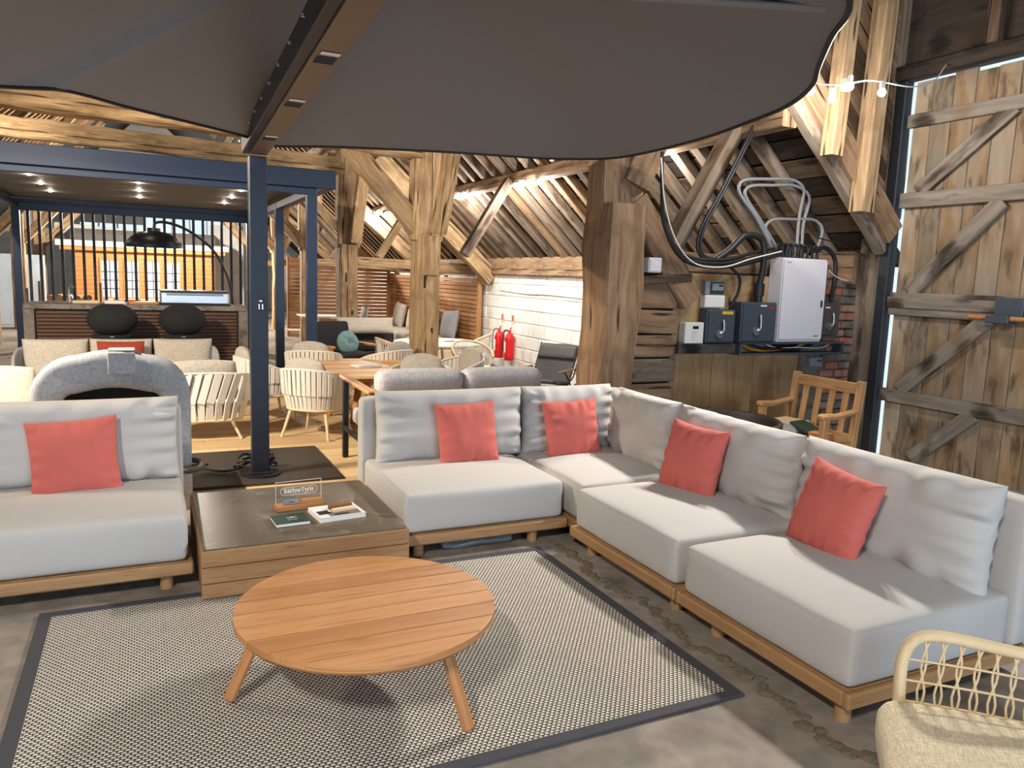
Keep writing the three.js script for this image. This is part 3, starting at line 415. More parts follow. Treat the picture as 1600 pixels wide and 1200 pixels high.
tag(obj('wood_sample', place(bx(0.13, 0.024, 0.034, 0, 0, 0, 0.003), 0.925, 0.288, -4.02, 0.2), M.teakDk), 'dark teak sample stick on top of the white catalogue', 'sample', 'wood samples');
tag(obj('wood_sample', place(bx(0.13, 0.018, 0.03, 0, 0, 0, 0.003), 0.93, 0.2855, -3.965, 0.2), M.teakPale), 'pale sample stick on top of the white catalogue', 'sample', 'wood samples');
{ const g = softBox(0.45, 0.045, 0.22, 0.02, 0.02, 0.03, 9); g.translate(1.68, 0.028, -4.0); tag(obj('plastic_wrap', g, M.poly), 'crumpled clear plastic wrap under the sofa right of the side table', 'plastic'); }
{ // near rope chair
  const t = thing('rope_lounge_chair', 'rope woven lounge chair with cream seat pad at the right edge, nearest the camera', 'chair', [1.83, 0, -1.29], -0.785), fr = [];
  // local x runs along the woven panel, local z towards the sitter
  const loop = [V(0, 0.3, 0.02), V(0.0, 0.42, 0), V(0.005, 0.58, -0.015), V(0.04, 0.625, -0.02), V(0.3, 0.625, -0.02), V(0.66, 0.625, -0.02), V(0.7, 0.58, -0.015), V(0.7, 0.3, 0.02)];
  obj('back_frame', tube(loop, 0.0165, 10, 60), M.rope, t);
  for (let i = 0; i < 16; i++) { const x = 0.05 + i * 0.042; obj('rope_strand', [tube([V(x, 0.62, -0.02), V(x + 0.008, 0.55, -0.014), V(x - 0.008, 0.47, -0.01), V(x + 0.008, 0.4, -0.004), V(x, 0.33, 0)], 0.0034, 5, 14), tube([V(x + 0.012, 0.62, -0.02), V(x - 0.004, 0.55, -0.014), V(x + 0.01, 0.47, -0.01), V(x - 0.004, 0.4, -0.004), V(x + 0.01, 0.33, 0)], 0.0034, 5, 14)], M.rope, t); }
  for (const y of [0.56, 0.5, 0.44, 0.385]) obj('rope_course', tube([V(0.005, y, -0.01), V(0.2, y + 0.004, -0.01), V(0.45, y - 0.004, -0.01), V(0.695, y, -0.01)], 0.0034, 5, 20), M.rope, t);
  const g = softBox(0.76, 0.15, 0.68, 0.05, 0.03, 0.003, 5); g.translate(0.32, 0.4, 0.37); obj('seat_pad', g, M.marlCream, t);
  obj('seat_frame', [span(0, 0.7, 0.28, 0.305, 0.01, 0.03, 0.004), span(0, 0.7, 0.28, 0.305, 0.65, 0.67, 0.004), span(0, 0.02, 0.28, 0.305, 0.03, 0.65, 0.004), span(0.68, 0.7, 0.28, 0.305, 0.03, 0.65, 0.004)], M.teakPale, t);
  for (const [x, z] of [[0.03, 0.05], [0.67, 0.05], [0.03, 0.62], [0.67, 0.62]]) obj('leg', rod(V(x + (x < 0.3 ? -0.03 : 0.03), 0, z + (z < 0.3 ? -0.03 : 0.03)), V(x, 0.28, z), 0.011, 10, 0.016), M.teakPale, t);
}
// ================================================================ PARASOL
{
  const K = 1.03, yR = 1.55 + 0.9 * K;
  const p = thing('cantilever_parasol', 'large grey cantilever parasol with navy mast and brown underside beam over the sofas', 'parasol', [0.816, DK, -6.41]);
  const dx = -0.816, dz = 6.41, Q = (x, y, z) => V(x + dx, y - DK, z + dz);
  obj('mast', bx(0.135, 2.54, 0.1, 0, 1.29, 0, 0.006), M.navy, p);
  obj('mast_foot', [cyl(0.16, 0.014, 0, 0.032, 0, 36), bx(0.18, 0.02, 0.16, 0, 0.045, 0, 0.004)], M.black, p);
  obj('base_plate', bx(1.16, 0.025, 1.2, 0.045, 0.0125, -0.32, 0.004), M.plate, p);
  obj('keypad', [bx(0.055, 0.1, 0.004, 0.01, 1.42, 0.052, 0.002)], M.black, p);
  { const q = []; for (let i = 0; i < 3; i++) for (const s of [-1, 1]) q.push(bx(0.006, 0.006, 0.003, 0.01 + s * 0.013, 1.385 + i * 0.015, 0.054, 0)); q.push(bx(0.02, 0.004, 0.003, 0.01, 1.445, 0.054, 0)); obj('keypad_marks', q, M.led, p); }
  // beam from the mast head towards the camera
  const b0 = Q(0.8, 2.5, -6.44), b1 = Q(0.66, 2.56, -1.7);
  obj('beam', bar(b0, b1, 0.19, 0.14, 0.006), M.navy, p);
  obj('beam_underside', bar(b0.clone().add(V(0.018, -0.076, 0.1)), b1.clone().add(V(0.018, -0.076, 0)), 0.125, 0.012, 0.002), M.beamUnder, p);
  for (const [t, w] of [[0.18, 0.09], [0.42, 0.11], [0.62, 0.1]]) { const c = b0.clone().lerp(b1, t).add(V(0.018, -0.085, 0)); const q = []; for (let i = -2; i <= 2; i++) q.push(bx(0.085, 0.005, 0.008, c.x, c.y, c.z + i * 0.022, 0)); obj('vent_grille', q, M.black, p); obj('printed_sticker', bx(0.08, 0.002, 0.04, c.x, c.y, c.z + 0.1 * w / 0.09, 0), M.paper, p); }
  { const q = []; for (let i = 0; i < 12; i++) { const c = b0.clone().lerp(b1, 0.05 + i * 0.08); q.push(cyl(0.008, 0.012, c.x - 0.125, c.y - 0.02, c.z, 8)); } obj('snap_stud', q, M.steel, p); }
  // canopy: rim traced round, rising to a low peak
  const rim = [[0.86, -6.02], [1.26, -5.78], [2.04, -5.46], [2.78, -5.25], [3.1, -5.0], [3.18, -4.75], [3.15, -3.93], [3.04, -3.41], [2.93, -3.02], [2.72, -2.66], [2.52, -2.44], [2.23, -2.1], [2.14, -1.97], [2.03, -1.86], [1.6, -1.55], [0.9, -1.35], [0.1, -1.4], [-0.7, -1.7], [-1.3, -2.3], [-1.55, -3.1], [-1.52, -3.9], [-1.25, -4.6], [-0.95, -4.95], [-0.66, -4.96], [-0.5, -4.9], [-0.36, -4.85], [-0.06, -5.13], [0.3, -5.42], [0.68, -5.76]].map(([x, z]) => V(x * K, yR, z * K));
  const cv = new THREE.CatmullRomCurve3(rim, true, 'centripetal'), N = 220, R = 14, cx = 0.95, cz = -3.7, top = 3.02, pos = [], uv = [], at = [];
  const C = cv.getPoints(N).slice(0, N);
  for (let j = 0; j <= R; j++) for (let i = 0; i < N; i++) { const t = j / R, a = C[i], x = cx + (a.x - cx) * t, z = cz + (a.z - cz) * t, s = Math.sin(i / N * Math.PI * 16); at.push(V(x, top + (a.y - top) * Math.pow(t, 1.25) + 0.012 * s * t * t * (1 - t) * 3 + 0.012 * n3(x * 2.3, z * 2.3, 1) * (1 - t * t), z)); }
  const tri = (a, b, c) => { for (const k of [a, b, c]) { const q = at[k]; pos.push(q.x + dx, q.y - DK, q.z + dz); uv.push(q.x, q.z); } };
  for (let j = 0; j < R; j++) for (let i = 0; i < N; i++) { const a = j * N + i, b = j * N + (i + 1) % N, c = a + N, d = b + N; tri(a, c, b); tri(b, c, d); }
  let g = new THREE.BufferGeometry(); g.setAttribute('position', new THREE.Float32BufferAttribute(pos, 3)); g.setAttribute('uv', new THREE.Float32BufferAttribute(uv, 2)); const cm = M.canopy.clone(); cm.side = THREE.DoubleSide; g = mergeVertices(g, 1e-5); g.computeVertexNormals();
  const can = obj('canopy', g, cm, p);
  obj('hem', tube(C.filter((_, i) => i % 2 === 0).map((a) => V(a.x + dx, a.y - DK, a.z + dz)), 0.012, 6, 240, true), M.black, can);
  { const a = cv.getPoint(0.405); obj('rib', bar(Q(1.3, 2.8, -3.3), Q(2.12 * K, yR + 0.02, -1.97 * K), 0.05, 0.014, 0.004), M.cableGrey, can); }
  // cable by the mast foot
}
{ const c = []; for (let k = 0; k < 3; k++) { const q = []; for (let i = 0; i < 24; i++) { const a = i / 24 * 6.283; q.push(V(0.8 + (0.17 - k * 0.015) * Math.cos(a), DK + 0.06 + 0.035 * k + 0.02 * Math.sin(a * 3 + k), -6.58 + 0.06 * Math.sin(a))); } c.push(tube(q, 0.011, 6, 48, true)); }
  c.push(tube([V(0.72, DK + 0.06, -6.56), V(0.55, DK + 0.045, -6.5), V(0.42, DK + 0.045, -6.62), V(0.36, DK + 0.04, -6.75), V(0.44, DK + 0.04, -6.8)], 0.009, 6, 30)); tag(obj('power_cable', c, M.cableBlack), 'coiled black power cable behind the parasol mast foot', 'cable'); }

// ================================================================ LAMP CLUSTERS on the timbers (glowing bulbs with their own lights)
function cluster(label, x, y, z, offs, cd, color = 0xfff8ee, aim = null, along = V(0, 0, 1)) {
  const t = thing('lamp_cluster', label, 'lamp', [x, y, z], 0, 'white cable lamp clusters'), w = [];
  obj('junction_box', bx(0.07, 0.09, 0.05, 0, 0.03, 0, 0.006), M.white, t);
  for (const [a, dy, dx] of offs) {
    const p = V(along.x * a + dx, dy, along.z * a); w.push(tube([V(0, 0.03, 0), V(p.x * 0.6, 0.05 + dy * 0.3, p.z * 0.6), V(p.x, dy + 0.07, p.z)], 0.006, 5, 10));
    obj('lamp_holder', rod(V(p.x, dy + 0.075, p.z), V(p.x, dy + 0.025, p.z), 0.017, 10, 0.02), M.white, t);
    const b = new THREE.SphereGeometry(0.028, 14, 10); b.translate(p.x, dy, p.z); obj('bulb', b, M.bulb, t); lamp(t, p.x, dy - 0.05, p.z, aim ? cd * 0.12 : cd, color, 1.2);
    if (aim) { const sp = new THREE.SpotLight(color, cd, 0, 0.95, 0.6); sp.position.set(p.x, dy - 0.04, p.z); sp.target.position.set(aim[0] - x, aim[1] - y, aim[2] - z); sp.castShadow = true; sp.shadow.radius = 1.2; t.add(sp); t.add(sp.target); }
  }
  obj('cable', w, M.cableWhite, t); return t;
}
const four = [[-0.34, 0, 0.02], [-0.1, -0.08, 0.03], [0.12, 0.01, -0.02], [0.36, -0.05, 0.02]];
cluster('bright four-lamp cluster hanging between the parasol edge and the barn door', 4.59, 2.98, -4.17, [[-0.28, 0.03, -0.05], [-0.12, -0.05, 0.0], [0.05, 0.0, -0.02], [0.26, -0.07, 0.06]], 14, 0xfff8ee, [1.9, 0, -2.3]);
cluster('single lamp on the purlin just right of the massive oak post', 4.72, 2.83, -6.6, [[-0.02, 0, 0]], 3);
cluster('three-lamp cluster on the purlin nearest the white wall', 4.7, 2.8, -9.7, [[-0.4, -0.02, 0], [0.06, 0.0, 0], [0.45, -0.01, 0]], 5);
cluster('four-lamp cluster on the purlin above the slatted fence end', 4.7, 2.82, -12.0, [[-0.35, -0.02, 0], [-0.05, 0, 0], [0.18, 0, 0], [0.38, 0, 0]], 4);
cluster('small distant lamp cluster on the purlin beyond the second post', 4.7, 2.84, -16.9, four, 3.5);
cluster('lamp cluster hung in the nave behind the photographer', -2.1, 4.3, 1.2, four, 19, 0xfff8ee);
cluster('lamp cluster on the left arcade level with the armchairs', -2.7, 3.4, -5.6, four, 36, 0xffeed6, [1.6, 0, -8.6]);
cluster('lamp cluster on the left arcade beside the pergola', -2.7, 3.4, -13.2, four, 6, 0xfff0d8);

cluster('lamp cluster on the far tie beam before the timber cabin', 0.6, 3.2, -22.4, four, 42, 0xfff4e4);
tag(obj('festoon_cable', [tube([V(4.65, 2.98, -3.91), V(5.1, 3.03, -4.02), V(5.55, 3.17, -4.2), V(5.97, 3.4, -4.42)], 0.005, 5, 24)], M.cableWhite), 'thin cable strung from the light cluster to the barn door lintel', 'cable');

// ================================================================ METER WALL
{
  const t = thing('distribution_cabinet', 'tall white electrical distribution cabinet hanging on the meter wall', 'cabinet', [0, 0, -5.31]);
  obj('body', span(5.1, 5.63, 1.06, 1.81, 0, 0.16, 0.004), M.cabinet, t); obj('door', span(5.105, 5.625, 1.085, 1.795, 0.161, 0.178, 0.004), M.cabinet, t); obj('latch', span(5.575, 5.595, 1.38, 1.44, 0.178, 0.186, 0.002), M.black, t); obj('maker_mark', [span(5.13, 5.18, 1.765, 1.772, 0.178, 0.179, 0)], M.cableGrey, t); obj('green_mark', span(5.52, 5.58, 1.11, 1.122, 0.178, 0.179, 0), M.green, t);
}
function switchBox(label, x0, x1, y0, y1, d, m) {
  const t = thing('isolator_switch', label, 'switch box', [0, 0, -5.31]); obj('body', span(x0, x1, y0, y1, 0, d, 0.008), m, t); obj('cover', span(x0 + 0.012, x1 - 0.012, y0 + 0.012, y1 - 0.012, d, d + 0.012, 0.005), m, t);
  const cx = x0 + (x1 - x0) * 0.4, cy = y0 + (y1 - y0) * 0.28; const g = cyl(0.035, 0.02, 0, 0, 0, 20); g.rotateX(Math.PI / 2); g.translate(cx, cy, d + 0.02); obj('handle', [g, tube([V(cx, cy, d + 0.03), V(cx + 0.03, cy + 0.02, d + 0.035), V(cx + 0.035, cy + 0.08, d + 0.035), V(cx + 0.03, cy + (y1 - y0) * 0.42, d + 0.03)], 0.011, 8, 20)], M.steel, t); return t;
}
{ const t = switchBox('large dark blue isolator box left of the white cabinet', 4.66, 5.06, 1.06, 1.41, 0.17, M.switchBlue); obj('white_label', span(4.86, 4.93, 1.375, 1.388, 0.182, 0.184, 0), M.paper, t); obj('round_sticker', span(4.96, 5.01, 1.355, 1.372, 0.182, 0.184, 0.004), M.red, t); }
{ const t = switchBox('smaller dark grey isolator box with a yellow label', 4.33, 4.64, 1.05, 1.34, 0.12, M.switchBlue); obj('yellow_label', span(4.48, 4.6, 1.3, 1.325, 0.132, 0.134, 0), M.yellow, t); }
{ const t = switchBox('brown isolator box right of the white cabinet', 5.68, 5.92, 1.11, 1.42, 0.1, M.switchBrown); obj('white_label', span(5.72, 5.78, 1.37, 1.382, 0.112, 0.114, 0), M.paper, t); }
{ const t = thing('electricity_meter', 'grey electricity meter with display on the plywood above the isolator', 'meter', [0, 0, -5.31]); obj('lower_cover', span(4.33, 4.55, 1.35, 1.46, 0, 0.08, 0.01), M.white, t); obj('upper_body', span(4.335, 4.545, 1.46, 1.585, 0, 0.065, 0.006), M.cableGrey, t); obj('face', span(4.385, 4.535, 1.47, 1.575, 0.065, 0.072, 0.003), M.bookGreen, t); obj('display', span(4.40, 4.525, 1.50, 1.56, 0.072, 0.075, 0.002), M.cableGrey, t); obj('digits', span(4.47, 4.515, 1.535, 1.55, 0.075, 0.076, 0), M.black, t); obj('backboard', span(4.32, 4.5, 1.44, 1.63, -0.001, 0.008, 0.002), M.teak2, t); }
{ const t = thing('control_unit', 'white control unit with small display standing on the steel shelf', 'meter', [0, 0, -5.31]); obj('body', span(4.12, 4.32, 1.045, 1.225, 0.01, 0.1, 0.006), M.white, t); obj('display', span(4.2, 4.26, 1.17, 1.195, 0.1, 0.102, 0), M.black, t); obj('printed_text', [0.0, 0.02, 0.04, 0.06].map((k) => span(4.19, 4.25 - k / 2, 1.14 - k, 1.143 - k, 0.1, 0.1015, 0)), M.cableGrey, t); }
{ const t = thing('steel_shelf', 'galvanised steel channel shelf under the isolator boxes', 'shelf', [0, 0, -5.31]); obj('channel', [span(4.06, 4.68, 0.96, 1.045, 0, 0.11, 0.004)], M.galv, t); obj('open_tray', [span(4.68, 5.95, 1.04, 1.058, 0, 0.16, 0.002), span(4.68, 5.95, 0.945, 0.96, 0, 0.16, 0.002), span(4.68, 4.7, 0.96, 1.04, 0, 0.16, 0.002), span(5.93, 5.95, 0.96, 1.04, 0, 0.16, 0.002)], M.switchBlue, t); }
[[M.red, 0.0], [M.yellow, 0.02], [M.green, 0.05], [M.cableBlack, 0.09], [M.cableBlack, 0.12], [M.cableWhite, 0.3]].forEach(([m, o], i) => tag(obj('loose_wire', tube([V(4.76 + o, 1.03, -5.24), V(4.85 + o, 0.985 + i * 0.004, -5.2), V(5.1 + o, 0.975 + i * 0.006, -5.2), V(5.35 + o * 1.3, 1.0, -5.22), V(5.5 + o * 1.2, 1.035, -5.24)], m === M.cableBlack ? 0.012 : 0.005, 5, 24), m), ['thin red wire', 'thin yellow wire', 'thin green wire', 'thick front black cable', 'thick rear black cable', 'thin white wire'][i] + ' lying in the open steel tray', 'wire', 'wires in the tray'));
{ const t = thing('socket_outlet', 'white junction box on the weathered timber above the boards', 'socket', [3.74, 1.69, -5.2]); obj('box', bx(0.13, 0.12, 0.07, 0, 0, 0, 0.006), M.white, t); obj('cover_plate', bx(0.11, 0.1, 0.01, 0, 0, 0.037, 0.004), M.cabinet, t); }
{ const t = thing('socket_outlet', 'double socket under the right end of the steel tray', 'socket', [5.72, 0.86, -5.28]); obj('box', bx(0.15, 0.09, 0.06, 0, 0, 0, 0.006), M.cableGrey, t); obj('pin_holes', [bx(0.02, 0.02, 0.004, 0.02, 0.01, 0.031, 0), bx(0.02, 0.02, 0.004, 0.05, 0.01, 0.031, 0)], M.black, t); }
const cable = (label, pts, r, m, n) => tag(obj('cable', tube(pts.map((q) => V(...q)), r, 7, n || pts.length * 8), m), label, 'cable', 'cables on the meter wall');
cable('thick black cable arching into the blue isolator', [[4.3, 1.72, -5.18], [4.5, 1.84, -5.18], [4.68, 1.98, -5.18], [4.86, 1.95, -5.18], [4.9, 1.75, -5.18], [4.89, 1.56, -5.2]], 0.03, M.cableBlack);
tag(obj('cable_gland', [cyl(0.048, 0.11, 4.89, 1.52, -5.2, 16), cyl(0.036, 0.06, 4.89, 1.44, -5.2, 16)], M.cableBlack), 'black gland where the thick cable enters the blue isolator', 'gland');
for (let i = 0; i < 3; i++) cable(['lowest', 'middle', 'topmost'][i] + ' black cable of the bundle along the top of the plywood', [[3.62, 2.55, -5.0], [3.66, 2.3, -5.03], [3.76, 2.0, -5.1], [4.0, 1.75 + i * 0.02, -5.15], [4.4, 1.7 + i * 0.03, -5.16], [4.9, 1.78 + i * 0.04, -5.2], [5.3, 1.88 + i * 0.02, -5.25]], 0.016, M.cableBlack);
for (let i = 0; i < 2; i++) cable((i ? 'right' : 'left') + '-hand black cable running down the leaning strut', [[4.76 + i * 0.03, 2.95, -5.25], [4.4 + i * 0.03, 2.35, -5.2], [4.17 + i * 0.03, 1.95, -5.18], [4.18 + i * 0.03, 1.8, -5.17], [4.45, 1.74 + i * 0.02, -5.17], [5.0, 1.8, -5.2]], 0.014, M.cableBlack);
cable('thin white cable drooping from the post to the plywood', [[3.6, 2.5, -4.98], [3.68, 2.15, -5.0], [3.85, 1.88, -5.05], [4.1, 1.72, -5.12], [4.4, 1.7, -5.12], [4.7, 1.78, -5.12], [5.05, 1.86, -5.13]], 0.006, M.cableWhite);
cable('black lead down to the electricity meter', [[4.52, 1.7, -5.16], [4.64, 1.62, -5.18], [4.66, 1.5, -5.2], [4.6, 1.36, -5.22]], 0.013, M.cableBlack);
cable('white cable from the cabinet to the brick pier', [[5.66, 1.72, -5.15], [5.8, 1.66, -5.18], [6.0, 1.63, -5.2], [6.1, 1.64, -5.2]], 0.005, M.cableWhite);
cable('black cable looping over the brown isolator', [[5.45, 1.86, -5.2], [5.65, 1.92, -5.2], [5.78, 1.82, -5.2], [5.8, 1.6, -5.2], [5.82, 1.44, -5.24]], 0.02, M.cableBlack);
cable('thin black cable hanging to the jamb timber', [[5.5, 2.0, -5.15], [5.75, 1.95, -5.1], [6.0, 1.86, -5.05]], 0.006, M.cableBlack);
for (let i = 0; i < 8; i++) cable('black tail ' + ['leftmost', 'second', 'third', 'fourth', 'fifth', 'sixth', 'seventh', 'rightmost'][i] + ' of eight curling into the cabinet top', [[5.05 + i * 0.065, 1.8, -5.22], [5.06 + i * 0.065, 1.9, -5.2 - (i % 2) * 0.03], [5.13 + i * 0.06, 1.93, -5.22], [5.16 + i * 0.06, 1.81, -5.22]], 0.013, M.cableBlack);
const rack = (label, pts) => tag(obj('conduit', tube(pts.map((q) => V(...q)), 0.014, 8, 60), M.cableGrey), label, 'conduit', 'grey conduits');
rack('outer grey conduit looping over the rafters', [[5.16, 1.9, -5.36], [4.95, 2.15, -5.36], [4.72, 2.38, -5.36], [4.74, 2.45, -5.36], [5.05, 2.5, -5.36], [5.38, 2.51, -5.36], [5.46, 2.45, -5.34], [5.46, 2.2, -5.36], [5.38, 1.95, -5.28], [5.36, 1.8, -5.25]]);
rack('inner grey conduit looping over the rafters', [[5.22, 1.9, -5.36], [5.0, 2.13, -5.36], [4.79, 2.36, -5.36], [4.82, 2.41, -5.36], [5.1, 2.45, -5.36], [5.42, 2.46, -5.36], [5.54, 2.38, -5.34], [5.52, 2.15, -5.36], [5.44, 1.95, -5.28], [5.42, 1.8, -5.25]]);
rack('short grey conduit bent above the cabinet', [[5.12, 1.96, -5.36], [5.06, 2.08, -5.36], [5.12, 2.14, -5.36], [5.4, 2.17, -5.36], [5.68, 2.17, -5.36], [5.74, 2.1, -5.34], [5.68, 1.92, -5.32], [5.58, 1.8, -5.25]]);
// ================================================================ BEHIND THE RIGHT SOFA
{ const t = thing('round_planter', 'large round dark brown planter bowl behind the right sofa', 'planter', [4.05, 0, -4.62]); obj('bowl', lathe([[0.0, 0.02], [0.36, 0.02], [0.44, 0.2], [0.47, 0.49], [0.47, 0.51], [0.455, 0.52], [0.44, 0.515], [0.43, 0.49], [0.4, 0.22], [0.33, 0.06], [0, 0.06]], 0, 0, 0, 48), M.plate, t); }
{ // wooden garden armchair
  const t = thing('garden_armchair', 'slatted teak garden armchair in front of the barn door post', 'chair', [4.88, 0, -4.37], 0.0);
  // local: back at x=0, sitter faces -x, width along z
  for (const s of [-1, 1]) { obj('back_post', bar(V(-0.06, 0, s * 0.32), V(0.03, 0.86, s * 0.32), 0.055, 0.055, 0.006), M.bench, t); obj('front_leg', bx(0.055, 0.59, 0.055, -0.33, 0.295, s * 0.32, 0.006), M.bench, t); obj('arm', [bar(V(0, 0.63, s * 0.32), V(-0.24, 0.595, s * 0.32), 0.06, 0.035, 0.01), bar(V(-0.22, 0.598, s * 0.32), V(-0.38, 0.6, s * 0.32), 0.07, 0.045, 0.02)], M.bench, t); obj('side_rail', bx(0.3, 0.06, 0.03, -0.19, 0.36, s * 0.32, 0.004), M.bench, t); }
  obj('top_rail', bar(V(0.02, 0.8, -0.3), V(0.02, 0.8, 0.3), 0.035, 0.085, 0.006), M.bench, t); obj('lower_rail', bx(0.03, 0.06, 0.6, -0.025, 0.42, 0, 0.004), M.bench, t);
  for (let i = 0; i < 4; i++) obj('back_slat', bar(V(-0.02, 0.44, -0.2 + i * 0.133), V(0.018, 0.77, -0.2 + i * 0.133), 0.055, 0.016, 0.003, V(1, 0, 0)), M.bench, t);
  for (let i = 0; i < 4; i++) obj('seat_slat', bx(0.075, 0.02, 0.64, -0.08 - i * 0.083, 0.4, 0, 0.004), M.bench, t); obj('front_rail', bx(0.03, 0.06, 0.6, -0.33, 0.36, 0, 0.004), M.bench, t);
}
{ const b = thing('book_stack', 'thick pale book with brown catalogue on the garden armchair seat', 'book', [4.68, 0.41, -4.52], 0.2); obj('book', bx(0.2, 0.07, 0.24, 0, 0.035, 0, 0.002), M.paper, b); obj('catalogue', bx(0.19, 0.012, 0.22, 0.01, 0.077, 0.01, 0.001), M.teakPale, b); }
{ const b = thing('green_booklet', 'dark green booklet leaning on the book on the garden armchair', 'book', [4.68, 0.46, -4.33], 0.2); const g = bx(0.19, 0.02, 0.2, 0, 0, 0, 0.001); g.rotateX(0.35); obj('cover', g, M.bookGreen, b); }
tag(obj('wood_sample', place(bx(0.1, 0.05, 0.16, 0, 0, 0, 0.004), 4.63, 0.436, -4.14, 0.3), M.teak2), 'small wooden block on the garden armchair seat', 'sample', 'wood samples');
{ const b = thing('leaflet_holder', 'clear acrylic leaflet holder standing on the garden armchair', 'holder', [4.74, 0.41, -4.16], 1.4); obj('front_plate', place(bx(0.16, 0.2, 0.004, 0, 0.1, 0, 0.001), 0, 0, 0, 0, -0.15), M.acrylic, b); obj('foot', bx(0.16, 0.012, 0.06, 0, 0.006, 0.02, 0.001), M.acrylic, b); }

// ================================================================ SHOWROOM BEHIND
// strap-woven tub seat: local sitter faces -z ... shell opens towards +z
function strapTub(name, label, a, b, ex, yb, ym, yt, n, group, legH, slant = 0) {
  const t = thing(name, label, 'chair', [0, 0, 0], 0, group), A = 1.95, raw = [], acc = [0];
  for (let i = 0; i <= 240; i++) { const th = -A + 2 * A * i / 240, c = Math.cos(th), q = Math.sin(th); raw.push(V(Math.sign(q) * Math.pow(Math.abs(q), ex) * a, 0, -Math.sign(c) * Math.pow(Math.abs(c), ex) * b)); if (i) acc.push(acc[i - 1] + raw[i].distanceTo(raw[i - 1])); }
  const path = (k, f) => { const d = k * acc[240]; let i = 1; while (i < 240 && acc[i] < d) i++; return raw[i - 1].clone().lerp(raw[i], (d - acc[i - 1]) / (acc[i] - acc[i - 1] || 1)).multiplyScalar(f); };
  const yT = (k) => yt - 0.16 * Math.pow(Math.abs(2 * k - 1), 2.2);
  const strip = (p0, p1, out, w) => bar(p0, p1, w, 0.014, 0.005, out);
  for (let i = 0; i < n; i++) {
    const k = (i + 0.5) / n, k2 = Math.min(0.999, Math.max(0.001, k + slant / n)), o = path(k, 1).normalize(), w = acc[240] / n * 0.86;
    const p0 = path(k, 0.86).setY(yb), p1 = path(k, 0.98).setY(ym + 0.02), q0 = path(k, 0.99).setY(ym - 0.02), q1 = path(k2, 1.05).setY(yT(k2));
    obj('strap', [strip(p0, p1, o, w * 0.92), strip(q0.clone().addScaledVector(o, i % 2 ? 0.006 : 0), q1, o, w)], M.strap, t);
  }
  const ring = (f, y) => { const q = []; for (let i = 0; i <= 20; i++) q.push(path(i / 20, f).setY(typeof y === 'function' ? y(i / 20) : y)); return q; };
  obj('top_rail', tube(ring(1.04, yT), 0.014, 6, 50), M.strap, t); obj('bottom_rail', tube(ring(0.86, yb), 0.014, 6, 50), M.teakPale, t);
  const s = softBox(a * 1.5, 0.11, b * 1.6, 0.05, 0.03, 0.003, a * 9); s.translate(0, yb + 0.08, 0.05); obj('seat_pad', s, M.marl, t);
  const bp = pillow(a * 1.45, (yt - yb) * 0.92, 0.14, 0, 3.2, 0.008, a * 5); { const p = bp.attributes.position, W = a * 0.725, H = (yt - yb) * 0.46, r = ex > 0.6 ? 0.8 : 0.3; for (let i = 0; i < p.count; i++) { const x = p.getX(i) / W, y = p.getY(i) / H; p.setX(i, p.getX(i) * Math.sqrt(Math.max(0.2, 1 - r * y * y / 2))); p.setY(i, p.getY(i) * Math.sqrt(Math.max(0.2, 1 - r * x * x / 2))); } } place(bp, 0, yb + (yt - yb) * 0.66 + 0.07, -b * 0.74, 0, -0.16); obj('back_pad', bp, M.marl, t);
  for (const [sx, sz] of [[-1, -1], [1, -1], [-1, 1], [1, 1]]) obj('leg', rod(V(sx * a * 0.8, 0, sz * b * 0.8), V(sx * a * 0.58, legH, sz * b * 0.58), 0.013, 10, 0.019), M.teakPale, t);
  return t;
}
